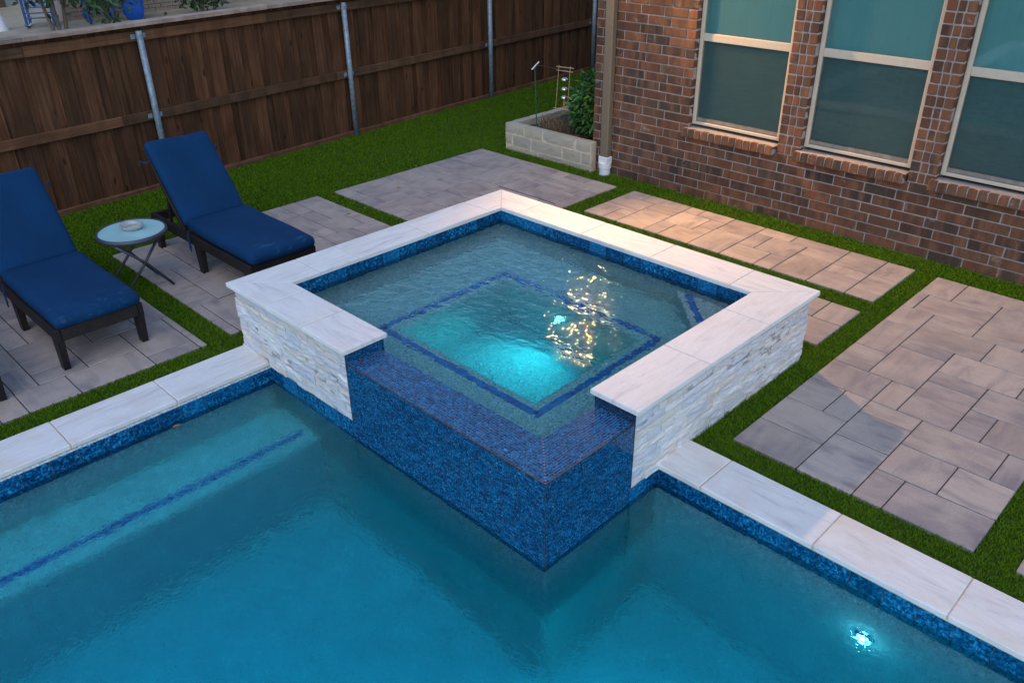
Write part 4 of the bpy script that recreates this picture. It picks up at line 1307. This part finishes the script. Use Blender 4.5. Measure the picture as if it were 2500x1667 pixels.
# ================================================================== FENCE
FA = math.atan(.075)
fence = empty('wooden_fence', (fence_x(0), 0, 0), FA)
tag(fence, 'tall dark brown cedar board fence with flat cap and steel posts', 'fence')
FTOP = 1.545
bm_cache = {}
def board_mesh(w, var):
    key = (round(w, 3), var)
    if key not in bm_cache:
        rnd = random.Random(var*31 + int(w*1000)); v, f = [], []
        nz = 7
        for k in range(nz+1):
            z = -.08 + (FTOP+.08)*k/nz
            for sx, sy in ((0, -1), (1, -1), (1, 1), (0, 1)):
                v.append((-.016*(1-sx), sy*w/2 + rnd.uniform(-.0025, .0025), z))
        for k in range(nz):
            for i in range(4): f.append((k*4+i, k*4+(i+1) % 4, (k+1)*4+(i+1) % 4, (k+1)*4+i))
        f += [(3,2,1,0), tuple(nz*4+i for i in range(4))]
        me = mesh('board', v, f); me.materials.append(MAT['fence']); bm_cache[key] = me
    return bm_cache[key]
y = -2.6; i = 0
while y < 12.6:
    link('board', board_mesh(.142, i % 5), None, fence, (-.022+random.uniform(-.003, .003), y, 0), (0, random.uniform(-.003, .003), random.uniform(-.02, .02)))
    link('board', board_mesh(.125, (i+2) % 5), None, fence, (-.042+random.uniform(-.003, .003), y+.111, 0), (0, random.uniform(-.003, .003), random.uniform(-.02, .02)))
    y += .2215; i += 1
ya = [-3.0, .20, 2.70, 5.15, 7.6, 10.05, 12.7]
for a, b in zip(ya, ya[1:]):
    MB().cbox(-.002, .036, a-((a+b)/2)+.0015, b-(a+b)/2-.0015, -.045, .045, .003).build('top_rail', MAT['rail'], fence, loc=(-.02, (a+b)/2, FTOP-.085))
    MB().cbox(-.075, .075, a-((a+b)/2)+.0015, b-(a+b)/2-.0015, -.019, .019, .003).build('cap', MAT['cap'], fence, loc=(-.008, (a+b)/2, FTOP+.022))
yb = [-3.0, .92, 3.55, 6.4, 9.2, 12.7]
for a, b in zip(yb, yb[1:]):
    MB().cbox(-.002, .036, a-((a+b)/2)+.0015, b-(a+b)/2-.0015, -.044, .044, .003).build('middle_rail', MAT['rail'], fence, loc=(-.02, (a+b)/2, .715))
MB().cbox(-.03, .008, -3, 12.7, -.06, .03, .004).build('kick_board', MAT['rail'], fence, loc=(.004, 0, .0))
for yp in (-1.21, 1.25, 3.72, 6.22, 8.68, 11.1):
    po = MB().tube([(0, 0, -.1), (0, 0, FTOP-.035)], .030, 14).build('post', MAT['steel'], fence, True, loc=(.049, yp, 0))
    for zz in (FTOP-.085, .715):
        br = MB()
        br.cbox(-.030, -.026, -.075, -.030, -.022, .022, .001); br.cbox(-.030, -.026, .030, .075, -.022, .022, .001)
        br.tube([(0, 0, -.022), (0, 0, .022)], .0325, 14, False)
        br.build('bracket', MAT['steel'], po, loc=(0, 0, zz))

# ================================================================== LOUNGERS
def make_lounger(label, group):
    """long axis +x (foot end at x = 0), width along y"""
    root = empty('sun_lounger', (0, 0, 0)); tag(root, label, 'sun lounger', group)
    L, W_ = 1.64, .56
    zt_, zb_ = .305, .215
    lm = MAT['lounger']
    for y0 in (0, W_-.035):
        MB().cbox(-L, 0, y0, y0+.035, zb_, zt_, .006).build('side_rail', lm, root)
    MB().cbox(-.035, .004, .036, W_-.036, zb_+.004, zt_+.001, .006).build('end_rail', lm, root)
    MB().cbox(-L, -L+.035, .036, W_-.036, zb_+.004, zt_-.004, .006).build('end_rail', lm, root)
    for i in range(9):
        x = -.10 - i*.105
        MB().cbox(x-.046, x+.046, .036, W_-.036, zt_-.022, zt_-.002, .004).build('slat', lm, root)
    def leg(x, y, lean, side):
        tw, bw = .050, .032
        v = [(x-tw, y-.022, zb_+.03), (x+tw, y-.022, zb_+.03), (x+tw, y+.022, zb_+.03), (x-tw, y+.022, zb_+.03)]
        v2 = [(x-bw+lean, y-.020, 0), (x+bw+lean, y-.020, 0), (x+bw+lean, y+.020, 0), (x-bw+lean, y+.020, 0)]
        MB().add(v2 + v, [(0,3,2,1), (4,5,6,7), (0,1,5,4), (1,2,6,5), (2,3,7,6), (3,0,4,7)]).build('leg', lm, root)
    for x, lean in ((-.055, -.018), (-.84, .0), (-1.585, -.01)):
        for yy in (.023, W_-.023): leg(x, yy, lean, 0)
    # reclining back
    ang = R(51); px, pz = -1.03, zt_-.01
    bl = .745
    bk = empty('backrest', (px, 0, pz)); bk.parent = root; bk.rotation_euler = (0, ang, 0)     # local -x runs up the back
    for y0 in (.012, W_-.042): MB().cbox(-bl, 0, y0, y0+.03, -.035, .0, .005).build('stile', lm, bk)
    for i in range(6): MB().cbox(-.06-i*.118-.045, -.06-i*.118+.045, .043, W_-.043, -.028, -.008, .004).build('slat', lm, bk)
    for y0 in (.05, W_-.08):
        tp = Vector((px - .42*math.cos(ang), y0, pz + .42*math.sin(ang)))
        MB().tube([(tp.x, tp.y, tp.z), (tp.x-.06, tp.y, zb_+.03)], .014, 6).build('prop', lm, root)
    # cushions
    def puff(lx, ly, seed, t):
        rnd = random.Random(seed)
        a, b = rnd.uniform(0, 6), rnd.uniform(0, 6)
        def fn(p):
            u, w = 2*p.x/lx, 2*p.y/ly
            crown = (1-abs(u)**6)*(1-abs(w)**4)
            z = p.z
            if p.z > 0: z += .010*crown - .004*(1-crown) + .0035*math.sin(p.x*9+a)*math.sin(p.y*8+b)
            s = 1 - .018*(abs(p.z)/(t/2)) * (abs(u)**3)
            return Vector((p.x*s + .004*math.sin(p.y*11+a), p.y*(1-.012*abs(p.z)/(t/2)) + .003*math.sin(p.x*8+b), z))
        return fn
    t = .095
    v, f = round_box(1.02, .545, t, .032, 36, 20, 6, puff(1.02, .545, 1, t))
    o = link('seat_cushion', mesh('seat_cushion', v, f, True), MAT['cushion'], root, (-.475, W_/2, zt_+t/2+.002), (0, R(.6), 0))
    v, f = round_box(.75, .535, t*.85, .032, 30, 20, 6, puff(.75, .535, 2, t))
    o = link('back_cushion', mesh('back_cushion', v, f, True), MAT['cushion'], bk, (-.392, W_/2, t*.43+.004), (0, 0, math.pi))
    # fabric ties
    for y0, s in ((-.006, -1), (W_+.006, 1)):
        MB().tube([(-.93, y0*1, .33), (-.925, y0+s*.012, .27), (-.93, y0+s*.010, .19), (-.915, y0+s*.012, .165), (-.905, y0+s*.01, .20), (-.92, y0+s*.008, .28)], .005, 5).build('tie', MAT['tie'], root)
        tx, tz_ = px - .62*math.cos(ang), pz + .62*math.sin(ang)
        MB().tube([(tx+.02, y0*.6, tz_+.01), (tx-.02, y0+s*.02, tz_+.0), (tx-.05, y0+s*.045, tz_+.015), (tx-.06, y0+s*.05, tz_-.03)], .005, 5).build('tie', MAT['tie'], root)
    return root
grp = 'blue cushioned sun loungers in a row on the patio'
l1 = make_lounger('blue cushioned black lounger standing closest to the raised spa', grp); l1.location = (-.475, .415, 0)
l2 = copy_tree(l1); l2['label'] = 'blue cushioned black lounger between the side table and the poolside turf strip'; l2.location = (-.485, -.935, 0)
l3 = copy_tree(l1); l3['label'] = 'black lounger almost out of view, only a leg foot showing on the pavers'; l3.location = (-.405, -1.862, 0); l3.rotation_euler = (0, 0, R(-1.5))

# ------------------------------------------------------------------ side table and dish
TX, TY, TZ = -1.405, -.012, .452
tb_ = empty('side_table', (TX, TY, 0)); tag(tb_, 'small round folding table with frosted glass top between the loungers', 'table')
MB().lathe([(.232, TZ-.002), (.236, TZ+.010), (.246, TZ+.012), (.253, TZ+.004), (.254, TZ-.016), (.248, TZ-.024), (.236, TZ-.022), (.232, TZ-.002)], 56).build('rim', MAT['tmetal'], tb_, True)
MB().lathe([(.0001, TZ+.006), (.235, TZ+.006), (.235, TZ), (.0001, TZ)], 56).build('glass_top', MAT['tglass'], tb_)
for x0, sgn in ((-.135, 1), (.148, 1)):
    MB().tube([(x0, -.19, TZ-.03), (x0, .0, .235), (x0, .165, .008)], .0105, 10).build('leg', MAT['tmetal'], tb_, True)
for x0 in (-.165, .115):
    MB().tube([(x0, .16, TZ-.03), (x0, .0, .225), (x0, -.20, .008)], .0105, 10).build('leg', MAT['tmetal'], tb_, True)
for yy, z in ((-.19, TZ-.03), (.16, TZ-.03)):
    MB().tube([(-.17, yy, z), (.15, yy, z)], .009, 8).build('cross_bar', MAT['tmetal'], tb_, True)
MB().tube([(-.135, .11, .075), (.148, .11, .075)], .006, 8).build('cross_bar', MAT['tmetal'], tb_, True)
for x0 in (-.15, .132): MB().tube([(x0-.022, 0, .232), (x0+.022, 0, .232)], .006, 8).build('rivet', MAT['silver'], tb_, True)
dv, df = [], []
n = 28
for ri, (rr, zz) in enumerate(((.040, .0), (.052, .004), (.058, .020), (.064, .036), (.060, .037), (.053, .022), (.045, .008), (.001, .006))):
    for k in range(n):
        t = 2*math.pi*k/n
        wv = 1.35 + .07*math.sin(3*t) + (.16*math.exp(-((t-.5)**2)/.08) if ri in (2, 3, 4) else 0)
        dv.append((rr*wv*1.05*math.cos(t), rr*wv*math.sin(t)*.92, zz + (.006*math.sin(2*t+.6) if ri in (3, 4) else 0)))
for r_ in range(7):
    for k in range(n): df.append((r_*n+k, r_*n+(k+1) % n, (r_+1)*n+(k+1) % n, (r_+1)*n+k))
dish = empty('glass_dish', (TX-.035, TY+.02, TZ+.0065)); tag(dish, 'small wavy clear glass dish on the round side table', 'dish')
link('bowl', mesh('bowl', dv, df, True), MAT['dish'], dish)
MB().lathe([(.040, .0), (.062, .0005), (.068, .006), (.064, .010), (.054, .009)], 28).build('base_ring', m_plain('amber_glass', (.62, .42, .14), .2, var=.1), dish, True)

# ------------------------------------------------------------------ fallen leaves
def fallen(loc, size, label, rz):
    v, f = leaf_data((-size/2, 0, 0), (1, 0, .05), (0, 0, 1), size, size*.42)
    o = link('fallen_leaf', mesh('fallen_leaf', v, f), MAT['leafdry'], None, loc, (0, 0, rz))
    tag(o, label, 'leaf', 'fallen dry leaves')
fallen((XP+.075, -.655, ZP+.004), .055, 'orange dry leaf floating on the pool below the left coping', 1.4)
fallen((-1.80, 2.80, .004), .05, 'tan dry leaf lying on the patio pavers behind the spa', .7)
fallen((-2.02, 2.16, .016), .04, 'tan leaf caught in the turf strip beside the lounger panel', .2)
fallen((-1.53, 2.18, .016), .035, 'pale leaf bit in the turf strip near the spa coping', 1.2)
fallen((-.30, 4.48, .016), .035, 'orange leaf in the turf below the brick wall', 2.2)
fallen((-1.545, 2.00, .004), .045, 'greenish curled leaf on the joint of two pavers', .9)

# ================================================================== NEIGHBOUR'S YARD
npat = MB().box(-30, -9, -8, 14, -.055, .0).build('neighbour_patio', MAT['concrete']); tag(npat, None, None, None, 'structure')
nh = empty('neighbour_house', (-20.6, 4, 0)); tag(nh, 'tan brick house beyond the fence', 'house')
MB().box(-.4, 0, -14, 0.8, .22, 3.4).build('wall', MAT['nbrick'], nh)
MB().box(-.5, .35, -14, .8, .0, .20).build('step', MAT['nbrown'], nh)
nb = MB()
for k in range(40):
    for j in range(26):
        y0 = .9 + j*.3 + (.15 if k % 2 else 0)
        nb.cbox(4.0-.01, 4.10, y0, y0+.288, k*.085, k*.085+.076, .004)
MB().box(3.6, 4.04, .9, 9, 0, 3.4).build('wall', MAT['mortar'], nh)
o = nb.build('brickwork', MAT['nbrick'], nh); o['kind'] = 'stuff'
MB().add([(-1, -14.5, 3.4), (.7, -14.5, 3.3), (.7, 1.2, 3.3), (4.7, 1.2, 3.3), (4.7, 9.5, 3.3), (-1, 9.5, 5.5), (-1, -14.5, 5.5)], [(0,1,2,6), (2,3,4,5,6)]).build('roof', MAT['roof'], nh)

def rocking_chair(loc, rz, label):
    r = empty('rocking_chair', loc, rz); tag(r, label, 'chair', 'blue rocking chairs beyond the fence'); m = MAT['bluepaint']
    for yy in (-.27, .27):
        MB().tube([(-.50, yy, .13), (-.25, yy, .045), (0, yy, .025), (.25, yy, .045), (.42, yy, .09)], .026, 6).build('rocker', m, r)
        MB().cbox(.20, .26, yy-.025, yy+.025, .04, .66, .006).build('front_leg', m, r)
        MB().tube([(-.24, yy, .04), (-.27, yy, .5), (-.40, yy, 1.15)], .028, 6).build('back_post', m, r)
        MB().cbox(-.30, .30, yy-.045, yy+.045, .655, .685, .006).build('armrest', m, r)
        MB().tube([(-.25, yy, .24), (.23, yy, .24)], .014, 6).build('side_stretcher', m, r)
    for z in (.20, .30): MB().tube([(.23, -.26, z), (.23, .26, z)], .016, 6).build('front_stretcher', m, r)
    for i in range(5): MB().cbox(-.24+i*.10, -.16+i*.10, -.27, .27, .40, .42, .004).build('seat_slat', m, r)
    for i in range(6):
        yy = -.21+i*.084; MB().tube([(-.285, yy, .46), (-.395, yy, 1.10)], .014, 6).build('back_slat', m, r)
    for z, x in ((.46, -.28), (1.12, -.40)): MB().tube([(x, -.27, z), (x, .27, z)], .024, 6).build('back_rail', m, r)
    return r
rocking_chair((-16.15, 4.28, 0), R(-25), 'blue rocking chair behind the leaning shrub trunks')
rocking_chair((-15.9, 5.45, 0), R(-10), 'blue rocking chair standing against the tan brick wall')
# shrub with bare stems
sb = empty('patio_tree', (-14.9, 4.10, 0)); tag(sb, 'small multi-stemmed tree with dark leaves in front of the blue rocking chairs', 'tree')
tr_ = MB()
for dx, dy, lx_, ly_ in ((0, 0, -.10, -.18), (.0, .10, -.05, -.02), (.0, .22, -.12, .16)):
    tr_.tube([(dx, dy, -.1), (dx+lx_*.4, dy+ly_*.4, .4), (dx+lx_, dy+ly_, 1.0)], [.045, .035, .025], 8)
tr_.build('trunk', MAT['bark'], sb)
def leaf_cloud(c, rad, n, L, seed, lo=0):
    rnd = random.Random(seed); mb = MB()
    for k in range(n):
        p = Vector((rnd.gauss(0, .5), rnd.gauss(0, .5), rnd.gauss(0, .5)))
        q_ = Vector(c) + Vector((p.x*rad[0], p.y*rad[1], p.z*rad[2]))
        l = L*rnd.uniform(.7, 1.3)
        v, f = leaf_data(q_, (rnd.uniform(-1, 1), rnd.uniform(-1, 1), rnd.uniform(-1.2, .3)), (1, rnd.uniform(-.6, .6), rnd.uniform(-.2, 1)), l, l*.42)
        mb.add(v, f)
    return mb
leaf_cloud((0, .05, 1.02), (.5, .75, .36), 500, .17, 11).build('crown', MAT['leaf2'], sb)
bs = empty('patio_shrub', (-14.6, 5.10, 0)); tag(bs, 'dark leafy shrub beside the blue chairs', 'shrub')
MB().tube([(0, 0, 0), (0, .03, .6)], .04, 6).build('trunk', MAT['bark'], bs)
leaf_cloud((0, 0, .70), (.4, .42, .5), 330, .15, 12).build('crown', MAT['leaf2'], bs)
pt = empty('flower_pot', (-15.6, 6.10, 0)); tag(pt, 'bright blue ribbed pot with magenta flowers beside the brick wall', 'pot')
MB().lathe([(.16, 0), (.22, .12), (.25, .25), (.235, .30), (.255, .36), (.24, .42), (.26, .48), (.25, .54), (.22, .54), (.20, .46)], 28).build('pot', MAT['bluepot'], pt, True)
leaf_cloud((.05, .0, .78), (.42, .55, .34), 300, .14, 13).build('foliage', MAT['leaf2'], pt)
fl_ = MB()
for k in range(14):
    fl_.lathe([(.001, .0), (.035, .02), (.001, .04)], 6, (.25+.06*random.random(), -.42+.12*random.random(), .85+.12*random.random()))
fl_.build('flower', MAT['flower'], pt)
bs2 = empty('patio_shrub', (-15.2, 7.55, 0)); tag(bs2, 'large dark leafy shrub right of the blue pot', 'shrub')
MB().tube([(0, 0, 0), (0, .03, .5)], .05, 6).build('trunk', MAT['bark'], bs2)
leaf_cloud((0, .1, .62), (.55, .7, .55), 560, .16, 14).build('crown', MAT['leaf2'], bs2)
wcn = empty('white_cover', (-16.2, 3.42, 0)); tag(wcn, 'white conical cover standing on the concrete patio', 'cover')
MB().lathe([(.19, 0), (.185, .04), (.14, .22), (.08, .40), (.03, .52), (.001, .54)], 20).build('cone', MAT['white'], wcn, True)
